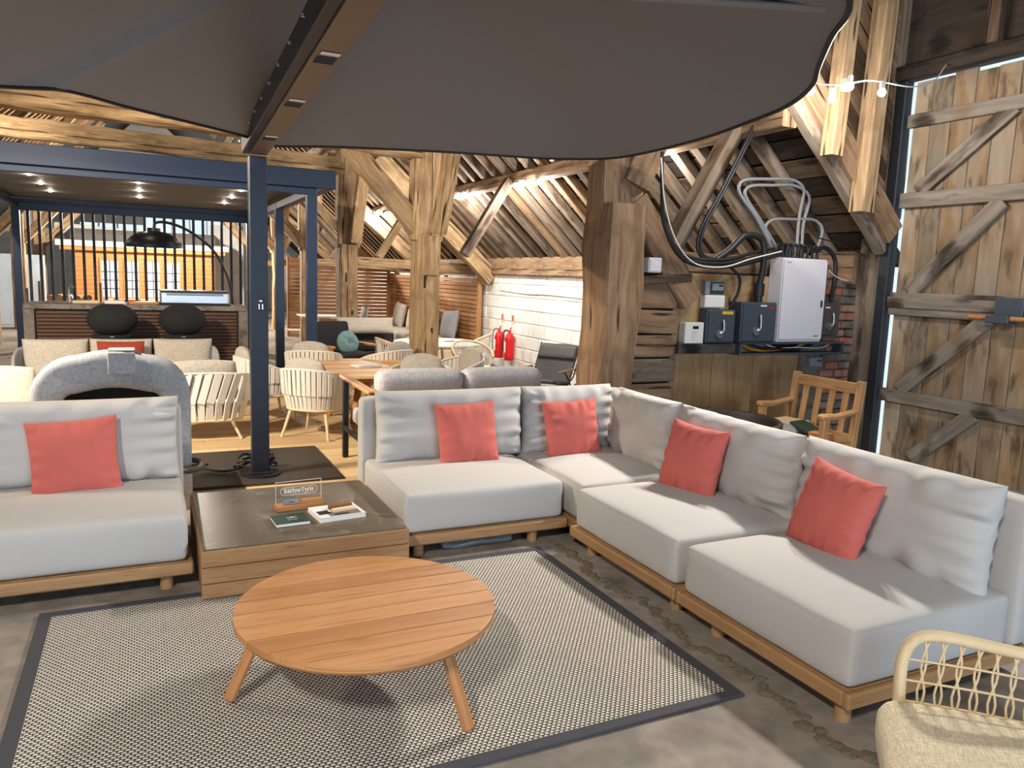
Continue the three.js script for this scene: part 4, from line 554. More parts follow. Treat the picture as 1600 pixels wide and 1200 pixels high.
{ // round dining table with six tub chairs
  const c = [2.28, DK, -8.77], t = thing('round_dining_table', 'round slatted teak dining table ringed by strap-woven tub chairs', 'table', c);
  const R = 0.86, n = 13, w = 2 * R / n;
  for (let i = 0; i < n; i++) { const a = -R + i * w + 0.002, b = a + w - 0.004, pts = [], X = (z) => Math.sqrt(Math.max(0, R * R - z * z)); for (let k = 0; k <= 8; k++) { const z = a + (b - a) * k / 8; pts.push([X(z), z]); } for (let k = 8; k >= 0; k--) { const z = a + (b - a) * k / 8; pts.push([-X(z), z]); } let g = new THREE.ExtrudeGeometry(new THREE.Shape(pts.map((p) => new THREE.Vector2(p[0], -p[1]))), { depth: 0.03, bevelEnabled: false }); g.rotateX(-Math.PI / 2); g.translate(0, 0.575, 0); obj('board', planarUV(g, 'x'), [M.teakLight, M.teak3, M.teakLight][i % 3], t); }
  obj('apron_ring', lathe([[R - 0.1, 0], [R - 0.03, 0], [R - 0.03, 0.035], [R - 0.1, 0.035], [R - 0.1, 0]], 0, 0.54, 0, 48), M.teak2, t);
  for (let i = 0; i < 4; i++) { const a = i * Math.PI / 2 + 0.5; obj('leg', bar(V(0.42 * Math.cos(a), 0, 0.42 * Math.sin(a)), V(0.1 * Math.cos(a), 0.56, 0.1 * Math.sin(a)), 0.07, 0.07, 0.01), M.teak2, t); }
  const L = ['nearest tub chair of the round dining table, seen from behind', 'tub chair half hidden behind the parasol mast', 'far-left tub chair of the dining table beside the pergola upright', 'far-right tub chair of the dining table before the black armchair', 'tub chair seen side-on by the split oak post', 'tub chair hidden behind the grey two-seat sofa back'];
  const c0 = strapTub('tub_dining_chair', L[0], 0.33, 0.32, 0.8, 0.3, 0.47, 0.72, 26, 'strap-woven tub chairs', 0.3);
  [130, 190, 250, 299, 10, 70].forEach((d, i) => { const a = d * Math.PI / 180, r = 1.08, p = [c[0] + r * Math.cos(a), DK, c[2] + r * Math.sin(a)], turn = Math.atan2(-Math.cos(a), -Math.sin(a)); if (!i) { c0.position.set(...p); c0.rotation.y = turn; } else copy(c0, p, turn, L[i]); });
  const pb = thing('white_brochures', 'small pile of white brochures on the round dining table', 'brochure', [2.32, DK + 0.605, -8.78], 0.2); obj('pile', bx(0.3, 0.02, 0.21, 0, 0.01, 0, 0.002), M.paper, pb); obj('top_sheet', bx(0.28, 0.004, 0.2, 0.02, 0.022, 0.01, 0.001), M.whiteWall, pb);
}
{ const l0 = strapTub('strap_armchair', 'cream strap-woven lounge armchair seen from behind, left of the parasol mast', 0.42, 0.38, 0.45, 0.2, 0.4, 0.68, 22, 'strap-woven lounge armchairs', 0.2, -0.9); l0.position.set(0.5, DK, -8.25); l0.rotation.y = Math.PI; copy(l0, [-1.22, DK, -7.4], Math.PI + 0.2, 'cream strap-woven lounge armchair cut by the left picture edge'); }
{ // three-seat rope sofa
  const t = thing('three_seat_sofa', 'three-seat outdoor sofa with grey cushions in front of the bar', 'sofa', [-0.27, DK, -9.85]);
  obj('base', [bx(2.1, 0.06, 0.8, 0, 0.22, 0, 0.01)], M.teakPale, t); const s = softBox(1.95, 0.16, 0.72, 0.05, 0.03, 0.003, 3); s.translate(0, 0.36, 0.04); obj('seat_cushion', s, M.marl, t);
  for (const x of [-1, 1]) { const q = []; for (let i = 0; i <= 10; i++) { const k = i / 10; q.push(V(x * (1.0 + 0.04 * Math.sin(k * 3.14)), 0.72 - 0.22 * k * k, -0.32 + 0.7 * k)); } obj('arm_rail', tube(q, 0.016, 8, 30), M.marlBlue, t); for (let i = 0; i < 13; i++) { const p = q[Math.min(10, Math.floor(i * 10 / 12))]; obj('arm_cord', rod(V(p.x * 0.97, 0.24, -0.32 + i * 0.057), V(p.x, p.y, -0.32 + i * 0.057), 0.02, 6), M.marlBlue, t); } }
  for (const [x, z] of [[-0.95, -0.33], [0.95, -0.33], [-0.95, 0.33], [0.95, 0.33]]) obj('leg', rod(V(x, 0, z), V(x * 0.97, 0.2, z), 0.018, 10, 0.024), M.teakPale, t);
  [-0.67, 0, 0.67].forEach((x, i) => { const g = pillow(0.66, 0.46, 0.18, 0.03, 5, 0.01, i + 20); place(g, -0.27 + x, DK + 0.595, -10.08, 0, -0.14); tag(obj('sofa_back_cushion', g, M.marl), ['left', 'middle', 'right'][i] + ' grey back cushion of the three-seat sofa by the bar', 'cushion', 'three-seat sofa cushions'); });
  const g = pillow(0.5, 0.32, 0.14, 0.05, 2.6, 0.01, 31); place(g, -0.27, DK + 0.655, -9.88, 0, -0.2); tag(obj('lumbar_pillow', g, M.rust), 'rust-red lumbar pillow on the three-seat sofa', 'pillow');
}
{ // grey arched lounge chair directly behind the left sofa
  const t = thing('arched_lounge_chair', 'grey upholstered lounge chair with rounded back just behind the left sofa', 'chair', [-0.21, DK, -5.6]);
  const arch = (w, h, r) => { const s = []; s.push([-w, 0], [-w, h - r]); for (let i = 1; i < 8; i++) { const a = Math.PI - i / 8 * Math.PI / 2; s.push([-w + r + r * Math.cos(a), h - r + r * Math.sin(a)]); } for (let i = 0; i <= 8; i++) s.push([-w + r + (2 * w - 2 * r) * i / 8, h + 0.035 * Math.sin(i / 8 * Math.PI)]); for (let i = 1; i < 8; i++) { const a = Math.PI / 2 - i / 8 * Math.PI / 2; s.push([w - r + r * Math.cos(a), h - r + r * Math.sin(a)]); } s.push([w, h - r], [w, 0]); return s.map((p) => new THREE.Vector2(...p)); };
  const sh = new THREE.Shape(arch(0.42, 0.95, 0.22)), ho = new THREE.Path(arch(0.34, 0.81, 0.12).reverse()); sh.holes.push(ho);
  const g = new THREE.ExtrudeGeometry(sh, { depth: 0.12, bevelEnabled: true, bevelThickness: 0.05, bevelSize: 0.05, bevelSegments: 6, curveSegments: 16 }); g.translate(0, 0.1, -0.1); obj('padded_arch', smooth(g.toNonIndexed ? g : g), M.marlBlue, t);
  obj('back_lining', [bx(0.76, 0.8, 0.02, 0, 0.52, -0.12, 0.004)], M.blackPad, t); obj('hanging_strap', [bx(0.16, 0.012, 0.16, 0.06, 1.138, -0.05, 0.004), bx(0.16, 0.14, 0.012, 0.06, 1.06, 0.075, 0.004)], M.marlBlue, t);
  const s = softBox(0.86, 0.2, 0.72, 0.06, 0.03, 0.003, 8); s.translate(0, 0.4, -0.5); obj('seat_cushion', s, M.marlBlue, t); obj('plinth', [bx(0.9, 0.05, 0.9, 0, 0.28, -0.4, 0.02), bx(0.5, 0.25, 0.5, 0, 0.125, -0.4, 0.02)], M.plate, t);
  const q = []; for (let i = 0; i < 20; i++) { const a = i / 20 * 6.283; q.push(V(0.44 + 0.09 * Math.cos(a), 0.36, 0.1 + 0.16 * Math.sin(a))); } obj('side_tray', [tube(q, 0.02, 8, 40, true), cyl(0.085, 0.015, 0.44, 0.34, 0.1, 20)], M.plate, t);
}
{ // two-seat sofa with black frame and teak arms, back to us
  const t = thing('black_frame_sofa', 'two-seat grey sofa with black frame and teak arms seen from behind', 'sofa', [2.4, DK, -6.0]);
  [-0.375, 0.375].forEach((x) => { const g = softBox(0.74, 0.2, 0.2, 0.07, 0.01, 0.004, x + 4); place(g, x + 0.01, 0.815, 0.0, 0, 0.1); obj('back_cushion', g, M.greyPad, t); });
  obj('back_board', bx(1.5, 0.4, 0.03, 0, 0.5, 0.03, 0.006), M.black, t); obj('frame', [bx(1.5, 0.05, 0.05, 0, 0.72, 0.06, 0.006), bx(1.5, 0.09, 0.03, 0, 0.62, 0.07, 0.006), bx(1.5, 0.05, 0.05, 0, 0.3, 0.04, 0.006), bx(0.05, 0.74, 0.05, -0.76, 0.37, 0.05, 0.006), bx(0.05, 0.74, 0.05, 0.76, 0.37, 0.05, 0.006), bx(0.05, 0.72, 0.05, -0.77, 0.36, -0.88, 0.006), bx(0.05, 0.72, 0.05, 0.77, 0.36, -0.88, 0.006), bx(0.04, 0.05, 0.9, -0.77, 0.28, -0.42, 0.006), bx(0.04, 0.05, 0.9, 0.77, 0.28, -0.42, 0.006)], M.black, t);
  const s = softBox(1.44, 0.16, 0.8, 0.05, 0.03, 0.003, 2); s.translate(0, 0.4, -0.46); obj('seat_cushion', s, M.greyPad, t);
  for (const x of [-1, 1]) obj('arm', [bar(V(x * 0.77, 0.735, 0.05), V(x * 0.77, 0.745, -0.98), 0.085, 0.035, 0.012)], M.teak3, t);
}
{ // black armchair with teal cushion, far grey sofas and white tables
  const t = thing('black_cushion_armchair', 'black cushioned teak armchair holding a round teal pillow', 'chair', [2.78, DK, -12.0], 0.35);
  const b = softBox(0.7, 0.55, 0.16, 0.04, 0.01, 0.003, 1); place(b, 0, 0.62, -0.36, 0, -0.25); obj('back_cushion', b, M.blackPad, t); const s = softBox(0.72, 0.14, 0.72, 0.04, 0.02, 0.003, 2); s.translate(0, 0.38, 0.02); obj('seat_cushion', s, M.blackPad, t);
  for (const x of [-1, 1]) { obj('arm', bx(0.08, 0.035, 0.8, x * 0.42, 0.56, 0.02, 0.008), M.teak3, t); for (const z of [-0.33, 0.36]) obj('leg', bx(0.05, 0.55, 0.05, x * 0.42, 0.275, z, 0.006), M.teak3, t); } obj('seat_frame', bx(0.8, 0.06, 0.74, 0, 0.28, 0.02, 0.006), M.teak3, t);
  const pl = thing('round_pillow', 'round teal tufted pillow on the black armchair', 'pillow', [2.85, DK + 0.6, -11.9], 0.35); const pg = new THREE.SphereGeometry(0.19, 24, 16), pp = pg.attributes.position; for (let i = 0; i < pp.count; i++) { const r = Math.hypot(pp.getX(i), pp.getY(i)) / 0.19; pp.setZ(i, pp.getZ(i) * 0.5 * (1 - 0.75 * Math.exp(-r * r * 20)) * (0.9 + 0.1 * Math.cos(6 * Math.atan2(pp.getY(i), pp.getX(i))))); } pg.rotateX(-0.3); obj('tufted_body', smooth(pg), M.teal, pl); obj('button', new THREE.SphereGeometry(0.014, 8, 6).translate(0, 0.01, 0.03), M.teal, pl);
}
{ const t = thing('white_round_table', 'white round dining table behind the split oak post', 'table', [4.25, DK, -11.6]); obj('table_top', lathe([[0, 0], [0.7, 0], [0.72, 0.012], [0.72, 0.028], [0.7, 0.04], [0, 0.04]], 0, 0.6, 0, 48), M.white, t); for (let i = 0; i < 4; i++) { const a = i * 1.571 + 0.6; obj('leg', rod(V(0.42 * Math.cos(a), 0, 0.42 * Math.sin(a)), V(0.2 * Math.cos(a), 0.6, 0.2 * Math.sin(a)), 0.022, 10, 0.026), M.white, t); }
  tag(obj('table_leaflet', place(bx(0.22, 0.008, 0.16, 0, 0, 0, 0.001), 4.45, DK + 0.645, -11.55, 0.3), M.cableGrey), 'grey leaflet lying on the white round table', 'leaflet');
  const L = ['cream rope chair in front of the white table, left', 'cream rope chair right of the white table with slanting teak rail', 'cream rope chair behind the white table', 'cream rope chair in front of the white table, right'];
  const c = thing('rope_dining_chair', L[0], 'chair', [3.45, DK, -11.3], 1.6, 'cream rope chairs at the white table'); const A = 1.9, P = (k, y, f) => V(0.3 * f * Math.sin(-A + 2 * A * k), y, -0.3 * f * Math.cos(-A + 2 * A * k)), q = []; for (let i = 0; i <= 16; i++) { const k = i / 16; q.push(P(k, 0.72 - 0.22 * Math.pow(Math.abs(2 * k - 1), 2), 1.05)); } obj('rim', tube(q, 0.018, 8, 40), M.teakPale, c);
  for (let i = 0; i < 30; i++) { const k = (i + 0.5) / 30; obj('rope_cord', rod(P(k, 0.34, 0.85), P(k, 0.71 - 0.22 * Math.pow(Math.abs(2 * k - 1), 2), 1.05), 0.007, 5), M.strap, c); } obj('seat', cyl(0.27, 0.05, 0, 0.34, 0, 24), M.strap, c); for (const [x, z] of [[-1, -1], [1, -1], [-1, 1], [1, 1]]) obj('leg', rod(V(x * 0.27, 0, z * 0.25), V(x * 0.2, 0.34, z * 0.2), 0.014, 8, 0.018), M.teakPale, c);
  copy(c, [5.12, DK, -12.24], -1.0, L[1]); copy(c, [4.3, DK, -12.65], 0.3, L[2]); copy(c, [4.4, DK, -10.52], 3.1, L[3]); }
{ const t = thing('corner_lounge_sofa', 'long low grey sofa running along the slatted fence', 'sofa', [5.45, DK, -16.6]); obj('base', bx(0.8, 0.2, 4.6, 0, 0.12, 0, 0.02), M.teakPale, t); const s = softBox(0.8, 0.18, 4.5, 0.05, 0.02, 0.003, 2); s.translate(0, 0.3, 0); obj('seat_cushion', s, M.marl, t);
  [-1.9, -0.75, 0.4, 1.6].forEach((z, i) => { const g = pillow(0.8, 0.6, 0.2, 0.05, 3, 0.012, i + 41); place(g, 5.72, DK + 0.68, -16.6 + z, -Math.PI / 2, -0.2, 0.08 * (i % 2 ? 1 : -1)); tag(obj('lounge_cushion', g, i > 1 ? M.marlBlue : M.marl), ['farthest', 'second farthest', 'second nearest', 'nearest'][i] + ' loose grey cushion on the sofa by the slatted fence', 'cushion', 'fence sofa cushions'); });
  const g = pillow(1.05, 0.3, 0.2, 0.04, 3, 0.01, 51); place(g, 3.53, DK + 0.76, -13.42, 0.05, -0.3); const lb = thing('low_daybed', 'low dark daybed behind the black armchair', 'daybed', [3.55, DK, -13.5], 0.05); obj('frame', bx(1.2, 0.06, 0.8, 0, 0.3, 0, 0.01), M.black, lb); obj('backrest', bx(1.2, 0.3, 0.05, 0, 0.48, -0.2, 0.01), M.black, lb); for (const [x, z] of [[-0.55, -0.35], [0.55, -0.35], [-0.55, 0.35], [0.55, 0.35]]) obj('leg', bx(0.05, 0.28, 0.05, x, 0.14, z, 0.004), M.black, lb); obj('mattress', softBox(1.14, 0.14, 0.7, 0.05, 0.02, 0.003, 3).translate(0, 0.4, 0.05), M.blackPad, lb); tag(obj('bolster_cushion', g, M.marl), 'long grey bolster cushion on the low dark daybed', 'cushion'); }
{ const t = thing('cafe_table', 'small white square cafe table before the slatted fence', 'table', [3.4, DK, -17.0]); obj('table_top', bx(0.8, 0.03, 0.7, 0, 0.72, 0, 0.006), M.white, t); obj('pillar', cyl(0.035, 0.7, 0, 0.36, 0, 16), M.white, t); obj('foot', bx(0.45, 0.02, 0.45, 0, 0.01, 0, 0.004), M.white, t);
  const L = ['white metal cafe chair left of the white cafe table', 'white metal cafe chair right of the dark-footed post']; const c = thing('cafe_chair', L[0], 'chair', [2.75, DK, -16.6], 1.4, 'white cafe chairs'); obj('seat', bx(0.42, 0.02, 0.42, 0, 0.44, 0, 0.005), M.white, c); obj('backrest', place(bx(0.42, 0.44, 0.015, 0, 0, 0, 0.005), 0, 0.7, -0.25, 0, -0.2), M.cableGrey, c); for (const x of [-0.2, 0.2]) { obj('back_leg', bar(V(x, 0, -0.3), V(x, 0.46, -0.2), 0.025, 0.025, 0.003), M.white, c); obj('front_leg', bar(V(x, 0, 0.22), V(x, 0.44, 0.19), 0.025, 0.025, 0.003), M.white, c); obj('back_upright', bar(V(x, 0.44, -0.2), V(x, 0.93, -0.3), 0.022, 0.022, 0.003), M.white, c); } copy(c, [4.2, DK, -17.1], -1.5, L[1]); }
// slatted cedar fences
{ const mk = (label, p0, p1, y1, n) => { const t = thing('slatted_fence', label, 'fence'), d = p1.clone().sub(p0), L = d.length(); d.normalize(); const h = (y1 - DK) / n; for (let i = 0; i < n; i++) obj('slat', bar(p0.clone().setY(DK + (i + 0.5) * h), p1.clone().setY(DK + (i + 0.5) * h), 0.022, h - 0.014, 0.002), pick(M.cedar), t); const m = Math.round(L / 1.9); for (let i = 0; i <= m; i++) { const q = p0.clone().addScaledVector(d, L * i / m), s = V(-d.z, 0, d.x); obj('post', bx(0.08, y1 - DK + 0.03, 0.08, q.x + s.x * (i === 0 ? 0 : 0.05), (y1 + DK) / 2 + 0.015, q.z + s.z * (i === 0 ? 0 : 0.05), 0.004), M.cedar[0], t); } return t; };
  mk('slatted cedar fence running back from the white wall', V(5.92, 0, -13.9), V(5.92, 0, -20), 1.52, 19); mk('slatted cedar fence across the far end of the aisle', V(5.9, 0, -20.1), V(3.3, 0, -20.1), 1.85, 21); }
// fire extinguishers and their signs on the white wall
{ const L = ['left red fire extinguisher hanging on the white wall', 'right red fire extinguisher with black hose on the white wall']; [-12.95, -12.5].forEach((z, i) => { const t = thing('fire_extinguisher', L[i], 'extinguisher', [XW - 0.11, 0.06, z], 0, 'fire extinguishers'); obj('cylinder', lathe([[0, 0], [0.085, 0], [0.09, 0.02], [0.09, 0.4], [0.07, 0.46], [0.03, 0.49], [0, 0.49]], 0, 0, 0, 24), M.red, t); obj('valve', [cyl(0.02, 0.06, 0, 0.51, 0, 12), bar(V(0, 0.55, 0), V(-0.02, 0.6, 0.12), 0.02, 0.015, 0.003), bar(V(0, 0.53, 0), V(-0.01, 0.55, 0.1), 0.02, 0.012, 0.003)], i ? M.red : M.red, t); obj('hose', tube([V(0, 0.52, 0), V(-0.05, 0.53, -0.1), V(-0.08, 0.4, -0.11), V(-0.08, 0.15, -0.1)], i ? 0.014 : 0.009, 6, 20), M.black, t); obj('paper_label', bx(0.003, 0.2, 0.07, -0.091, 0.24, 0.0, 0), M.paper, t); obj('wall_bracket', bx(0.03, 0.06, 0.06, 0.095, 0.4, 0, 0.003), M.steel, t);
    const s = thing('safety_sign', ['left', 'right'][i] + ' small orange safety sign above the extinguishers', 'sign', [XW - 0.006, 0.8, z - 0.1], 0, 'safety signs'); obj('plate', bx(0.006, 0.16, 0.12, 0, 0, 0, 0.001), M.teakPale, s); obj('red_panel', bx(0.002, 0.1, 0.07, -0.004, 0.01, 0, 0), M.coral, s); }); }
tag(obj('wall_cable', tube([V(XW - 0.01, 1.3, -13.2), V(XW - 0.01, 1.27, -12.2), V(XW - 0.01, 1.28, -11.2), V(XW - 0.01, 1.24, -9.2)], 0.006, 5, 30), M.cableGrey), 'thin cable drooping across the white block wall', 'cable');
{ // black sling chairs by the white wall
  const t = thing('sling_lounge_chair', 'black leather sling chair with wooden arms in front of the white wall', 'chair', [5.0, DK, -9.3], -0.9, 'black sling chairs');
  const b = softBox(0.58, 0.66, 0.05, 0.02, 0.01, 0.006, 4); place(b, 0, 0.5, -0.32, 0, -0.62); obj('back_sling', b, M.leather, t); const hp = softBox(0.58, 0.22, 0.08, 0.03, 0.01, 0.006, 6); place(hp, 0, 0.66, -0.4, 0, -0.62); obj('head_pad', hp, M.leather, t); const s = softBox(0.56, 0.05, 0.6, 0.02, 0.01, 0.006, 5); place(s, 0, 0.3, 0.1, 0, -0.12); obj('seat_sling', s, M.leather, t);
  for (const x of [-1, 1]) { obj('arm', bx(0.05, 0.025, 0.55, x * 0.32, 0.46, 0.05, 0.006), M.teakDk, t); obj('frame', [tube([V(x * 0.31, 0.78, -0.52), V(x * 0.31, 0.32, -0.2), V(x * 0.31, 0.3, 0.3), V(x * 0.31, 0, 0.38)], 0.013, 6, 24), tube([V(x * 0.31, 0, -0.35), V(x * 0.31, 0.3, -0.1), V(x * 0.31, 0.46, 0.1)], 0.013, 6, 16)], M.blackMetal, t); }
  obj('side_basket', [0, 1, 2, 3, 4].map((i) => bx(0.5, 0.02, 0.03, 0, 0.08 + i * 0.045, 0.36, 0.003)), M.teakDk, t);
  copy(t, [5.0, DK, -7.6], -1.2, 'grey-black sling chair half hidden by the massive oak post'); }
// ================================================================ PERGOLA AND BAR
{ const t = thing('pergola', 'navy aluminium pergola with louvred roof over the bar', 'pergola'), x0 = -2.1, x1 = 1.98, z0 = -16.8, z1 = -10.3;
  for (const [x, z] of [[x0, z1], [x1, z1], [x0, z0], [x1, z0], [x1, -12.95]]) obj('post', span(x - 0.065, x + 0.065, DK, 2.6, z - 0.065, z + 0.065, 0.005), M.pergola, t);
  obj('fascia', span(x0 - 0.3, x1 + 0.29, 2.6, 2.83, z1 + 0.0, z1 + 0.14, 0.006), M.pergola, t); obj('fascia', span(x0 - 0.3, x1 + 0.29, 2.6, 2.83, z0 - 0.14, z0, 0.006), M.pergola, t); obj('fascia', span(x1 + 0.17, x1 + 0.29, 2.6, 2.83, z0, z1, 0.006), M.pergola, t); obj('fascia', span(x0 - 0.3, x0 - 0.17, 2.6, 2.83, z0, z1, 0.006), M.pergola, t);
  obj('beam', span(x0, x1, 2.46, 2.6, z0 - 0.06, z0 + 0.06, 0.005), M.pergola, t); obj('beam', span(x0, x1, 2.52, 2.6, z1 - 0.06, z1 + 0.06, 0.005), M.pergola, t); for (const x of [x0, x1]) obj('beam', span(x - 0.06, x + 0.06, 2.5, 2.6, z0, z1, 0.005), M.pergola, t);
  for (let i = 0; i < 32; i++) { const z = z1 - 0.1 - i * 0.2; obj('louvre', span(x0 - 0.16, x1 + 0.16, 2.68, 2.7, z - 0.098, z + 0.098, 0.006), M.louvre, t); }
  for (let i = 0; i < 22; i++) { const x = x0 + 0.19 + i * 0.176; obj('screen_bar', span(x - 0.025, x + 0.025, DK, 2.46, z0 - 0.02, z0 + 0.02, 0.003), M.black, t); }
  obj('slat_screen', Array.from({ length: 30 }, (_, i) => span(x1 - 0.03, x1 + 0.01, DK + 0.05 + i * 0.08, DK + 0.1 + i * 0.08, z0 + 0.1, z0 + 1.0, 0.003)), M.teakDk, t);
  for (const x of [-1.35, -0.04, 1.32]) for (const z of [-12.2, -13.5, -14.8]) { obj('spot_lamp', cyl(0.022, 0.01, x, 2.672, z, 14), M.led, t); lamp(t, x, 2.64, z, 0.35, 0xfff2e0, 1); } }
{ const t = thing('outdoor_bar', 'outdoor kitchen bar with stone worktop and brown slatted front', 'bar', [0, DK, -11.3]); obj('worktop', span(-1.39, 1.29, 1.1, 1.163, -0.75, 0.02, 0.004), M.stone, t); obj('side_panel', span(-1.39, -1.27, 0, 1.1, -0.73, 0, 0.004), M.stone, t); obj('side_panel', span(1.17, 1.29, 0, 1.1, -0.73, 0, 0.004), M.stone, t); obj('carcass', span(-1.27, 1.17, 0.02, 1.09, -0.72, -0.06, 0), M.black, t); for (let i = 0; i < 22; i++) obj('front_slat', span(-1.25, 1.15, 0.05 + i * 0.047, 0.085 + i * 0.047, -0.06, -0.03, 0.004), M.barFront, t);
  const g = thing('built_in_grill', 'stainless grill hood on the bar worktop', 'grill', [0.62, DK + 1.163, -11.62]); obj('hood', bx(0.88, 0.17, 0.4, 0, 0.1, 0, 0.02), M.steel, g); obj('lid_handle', rod(V(-0.36, 0.15, 0.23), V(0.36, 0.15, 0.23), 0.011, 8), M.steel, g); obj('rim', bx(0.92, 0.02, 0.44, 0, 0.01, 0, 0.004), M.blackMetal, g); obj('lid_top', bx(0.9, 0.014, 0.42, 0, 0.195, 0, 0.004), M.galv, g);
  [[-1.05, 0.3, 0.02, M.stone, 'flat grey tray on the left end of the bar'], [-0.72, 0.36, 0.035, M.teakPale, 'wooden serving board on the bar'], [-0.38, 0.3, 0.04, M.paper, 'white folded cloth on the bar'], [-0.03, 0.42, 0.035, M.teak3, 'long wooden board in the middle of the bar']].forEach(([x, w, h, m, l]) => tag(obj('serving_board', place(bx(w - 0.05, h, 0.28, 0, h / 2, 0, 0.01), x, DK + 1.163, -11.65, 0.1), m), l, 'board'));
  const tp = thing('bar_tap', 'slim steel tap on the left of the bar worktop', 'tap', [-0.92, DK + 1.163, -11.9]); obj('spout', tube([V(0, 0, 0), V(0, 0.18, 0), V(0.03, 0.22, 0.03), V(0.06, 0.19, 0.06)], 0.012, 8, 20), M.steel, tp); obj('base', cyl(0.025, 0.02, 0, 0.01, 0, 14), M.steel, tp); }
{ const t = thing('bar_stool', 'left black shell bar stool in front of the bar', 'stool', [-0.38, DK, -10.85], 0, 'black bar stools'); // shell back faces the camera
  const g = new THREE.SphereGeometry(1, 26, 16, 0, Math.PI, 0.35, 2.3), p = g.attributes.position; for (let i = 0; i < p.count; i++) p.setXYZ(i, p.getX(i) * 0.29, 1.0 + p.getY(i) * 0.21, p.getZ(i) * 0.22); const sm2 = M.blackPad.clone(); sm2.side = THREE.DoubleSide; g.rotateY(0); obj('shell_back', smooth(g), sm2, t); obj('seat', [cyl(0.24, 0.04, 0, 0.79, -0.02, 28)], M.blackPad, t); obj('maker_tag', bx(0.05, 0.012, 0.003, 0, 0.8, 0.225, 0.001), M.cableGrey, t);
  for (const [x, z] of [[-1, -1], [1, -1], [-1, 1], [1, 1]]) obj('leg', rod(V(x * 0.22, 0, z * 0.21), V(x * 0.16, 0.78, z * 0.14), 0.012, 8, 0.014), M.black, t); obj('foot_ring', [bx(0.4, 0.02, 0.02, 0, 0.26, 0.19, 0.003), bx(0.4, 0.02, 0.02, 0, 0.26, -0.19, 0.003), bx(0.02, 0.02, 0.4, 0.2, 0.26, 0, 0.003), bx(0.02, 0.02, 0.4, -0.2, 0.26, 0, 0.003)], M.black, t);
  copy(t, [0.43, DK, -10.85], 0, 'right black shell bar stool in front of the grill'); }
{ const t = thing('arc_floor_lamp', 'black arc floor lamp with a wide dome shade over the bar', 'lamp', [1.22, DK, -12.5]); obj('base', cyl(0.2, 0.04, 0, 0.02, 0, 32), M.blackMetal, t); obj('arc', tube([V(0, 0.04, 0), V(0, 0.9, 0), V(-0.06, 1.5, 0), V(-0.28, 1.95, 0), V(-0.62, 2.22, 0), V(-0.92, 2.32, 0), V(-1.06, 2.3, 0), V(-1.08, 2.2, 0)], 0.02, 8, 70), M.blackMetal, t); const s = []; for (let i = 0; i <= 14; i++) { const a = i / 14 * 1.45; s.push([0.01 + 0.39 * Math.sin(a), 1.92 + 0.27 * Math.cos(a)]); } const sm3 = M.blackMetal.clone(); sm3.side = THREE.DoubleSide; obj('dome_shade', lathe(s, -1.08, 0, 0, 40), sm3, t); obj('shade_cap', cyl(0.09, 0.06, -1.08, 2.2, 0, 20), M.blackMetal, t); }
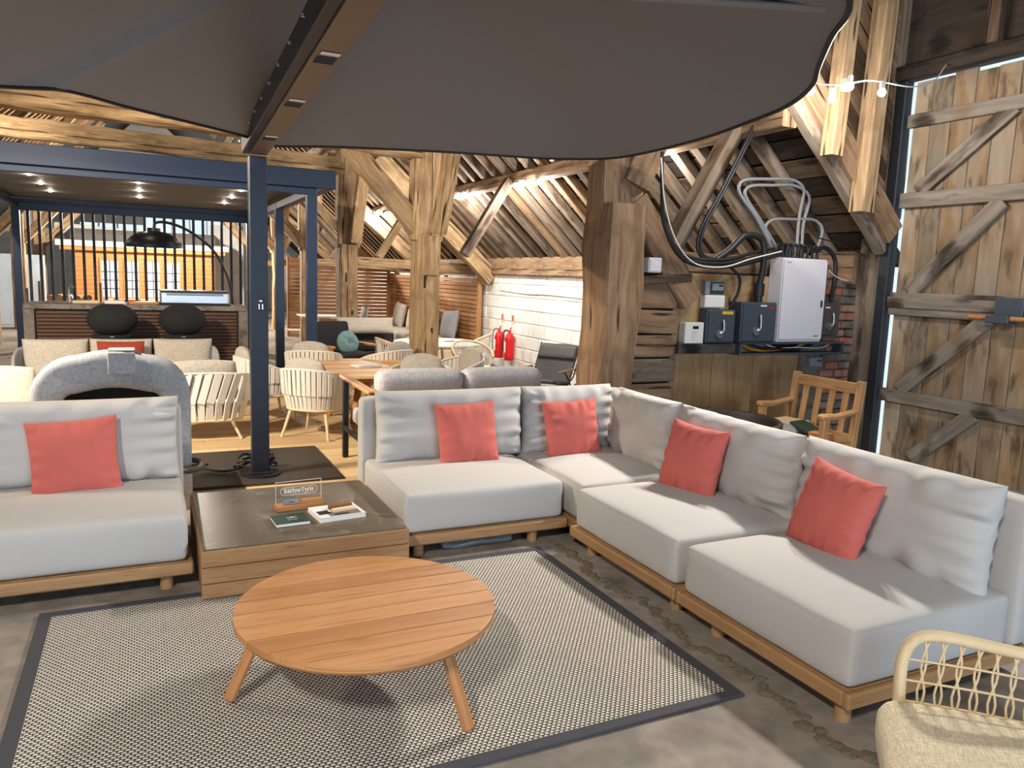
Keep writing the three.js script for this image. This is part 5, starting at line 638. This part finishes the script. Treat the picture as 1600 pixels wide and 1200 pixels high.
// ================================================================ FAR END
{ const t = thing('timber_cabin', 'orange timber summerhouse with arched glazed doors far behind the bar', 'cabin', [0, DK, -26]);
  for (let i = 0; i < 16; i++) obj('wall_board', span(-1.9, 2.0, i * 0.132, i * 0.132 + 0.128, -2.2, 0, 0.006), M.cabin, t);
  obj('fascia', span(-2.2, 2.3, 2.05, 2.17, 0.1, 0.2, 0.006), M.cabin, t); obj('roof_edge', span(-2.3, 2.4, 2.17, 2.33, -2.4, 0.25, 0.006), M.white, t); obj('roof', bar(V(-2.3, 2.33, -1.1), V(2.4, 2.33, -1.1), 2.6, 0.06, 0.006), M.cabinRoof, t); obj('roof_pitch', bar(V(-2.1, 2.45, -1.3), V(2.2, 2.45, -1.3), 2.0, 0.5, 0.2), M.cabinRoof, t);
  for (const [a, b] of [[-1.16, -0.7], [-0.52, -0.16], [0.05, 0.42], [0.58, 0.98]]) { const w = obj('glazed_door', [span(a - 0.05, a, 0.25, 1.85, 0, 0.04, 0.004), span(b, b + 0.05, 0.25, 1.85, 0, 0.04, 0.004), span(a, b, 1.78, 1.85, 0, 0.04, 0.004), span(a, b, 0.25, 0.7, 0, 0.04, 0.004)], M.cabin, t); obj('pane', span(a, b, 0.7, 1.78, 0.01, 0.02, 0), M.blueWall, w); obj('glazing_bar', [span((a + b) / 2 - 0.01, (a + b) / 2 + 0.01, 0.7, 1.78, 0.02, 0.03, 0), ...[0.95, 1.2, 1.45].map((y) => span(a, b, y - 0.01, y + 0.01, 0.02, 0.03, 0))], M.black, w); } }
tag(obj('black_sheet', span(-2.2, 0.0, 2.9, 3.9, -30.02, -30, 0), M.black), 'black plastic sheet hung high behind the timber summerhouse', 'sheet');
tag(obj('white_marquee', [bar(V(-2.6, 2.45, -29.3), V(2.4, 2.2, -29.3), 0.8, 0.7, 0.02), span(2.1, 3.2, DK, 3.0, -29.2, -29, 0.01)], M.whiteWall), 'white panelled partition behind the timber summerhouse', 'partition');
tag(obj('blue_partition', span(-5.0, -2.4, DK, 1.7, -24.1, -24, 0.01), M.blueWall), 'pale blue partition at the left edge beyond the pergola', 'partition');
{ const t = thing('log_store', 'stack of grey timber and logs left of the timber summerhouse', 'log stack', [-1.75, DK, -22.6]); for (let i = 0; i < 5; i++) for (let j = 0; j < 5; j++) { const g = cyl(rr(0.07, 0.1), 0.6, 0, 0, 0, 9); g.rotateX(Math.PI / 2); g.translate(-0.4 + i * 0.2 + (j % 2) * 0.1, 0.1 + j * 0.17, 0); obj('log', g, pick([M.grey, M.grey2, M.oak2]), t); } obj('stand', [bx(1.3, 0.02, 0.6, 0, 0.01, 0, 0.003), bx(0.05, 1.2, 0.6, -0.62, 0.6, 0, 0.003), bx(0.05, 1.2, 0.6, 0.72, 0.6, 0, 0.003)], M.grey3, t); }
{ const t = thing('far_red_sofa', 'distant pale sofa with red cushions before the timber summerhouse', 'sofa', [0.3, DK, -21]); obj('body', [softBox(2.4, 0.35, 0.8, 0.06, 0.02, 0.004, 1).translate(0, 0.3, 0), softBox(2.4, 0.4, 0.2, 0.06, 0.02, 0.004, 1).translate(0, 0.62, -0.35)], M.marl, t); [-0.7, 0.5].forEach((x, i) => { const g = pillow(0.6, 0.35, 0.14, 0.04, 3, 0.01, i + 60); place(g, 0.3 + x, DK + 0.67, -21.02, 0, -0.2); tag(obj('red_cushion', g, M.rust), (i ? 'right' : 'left') + ' red cushion on the distant pale sofa', 'cushion'); }); }
renderer.render(scene, camera);
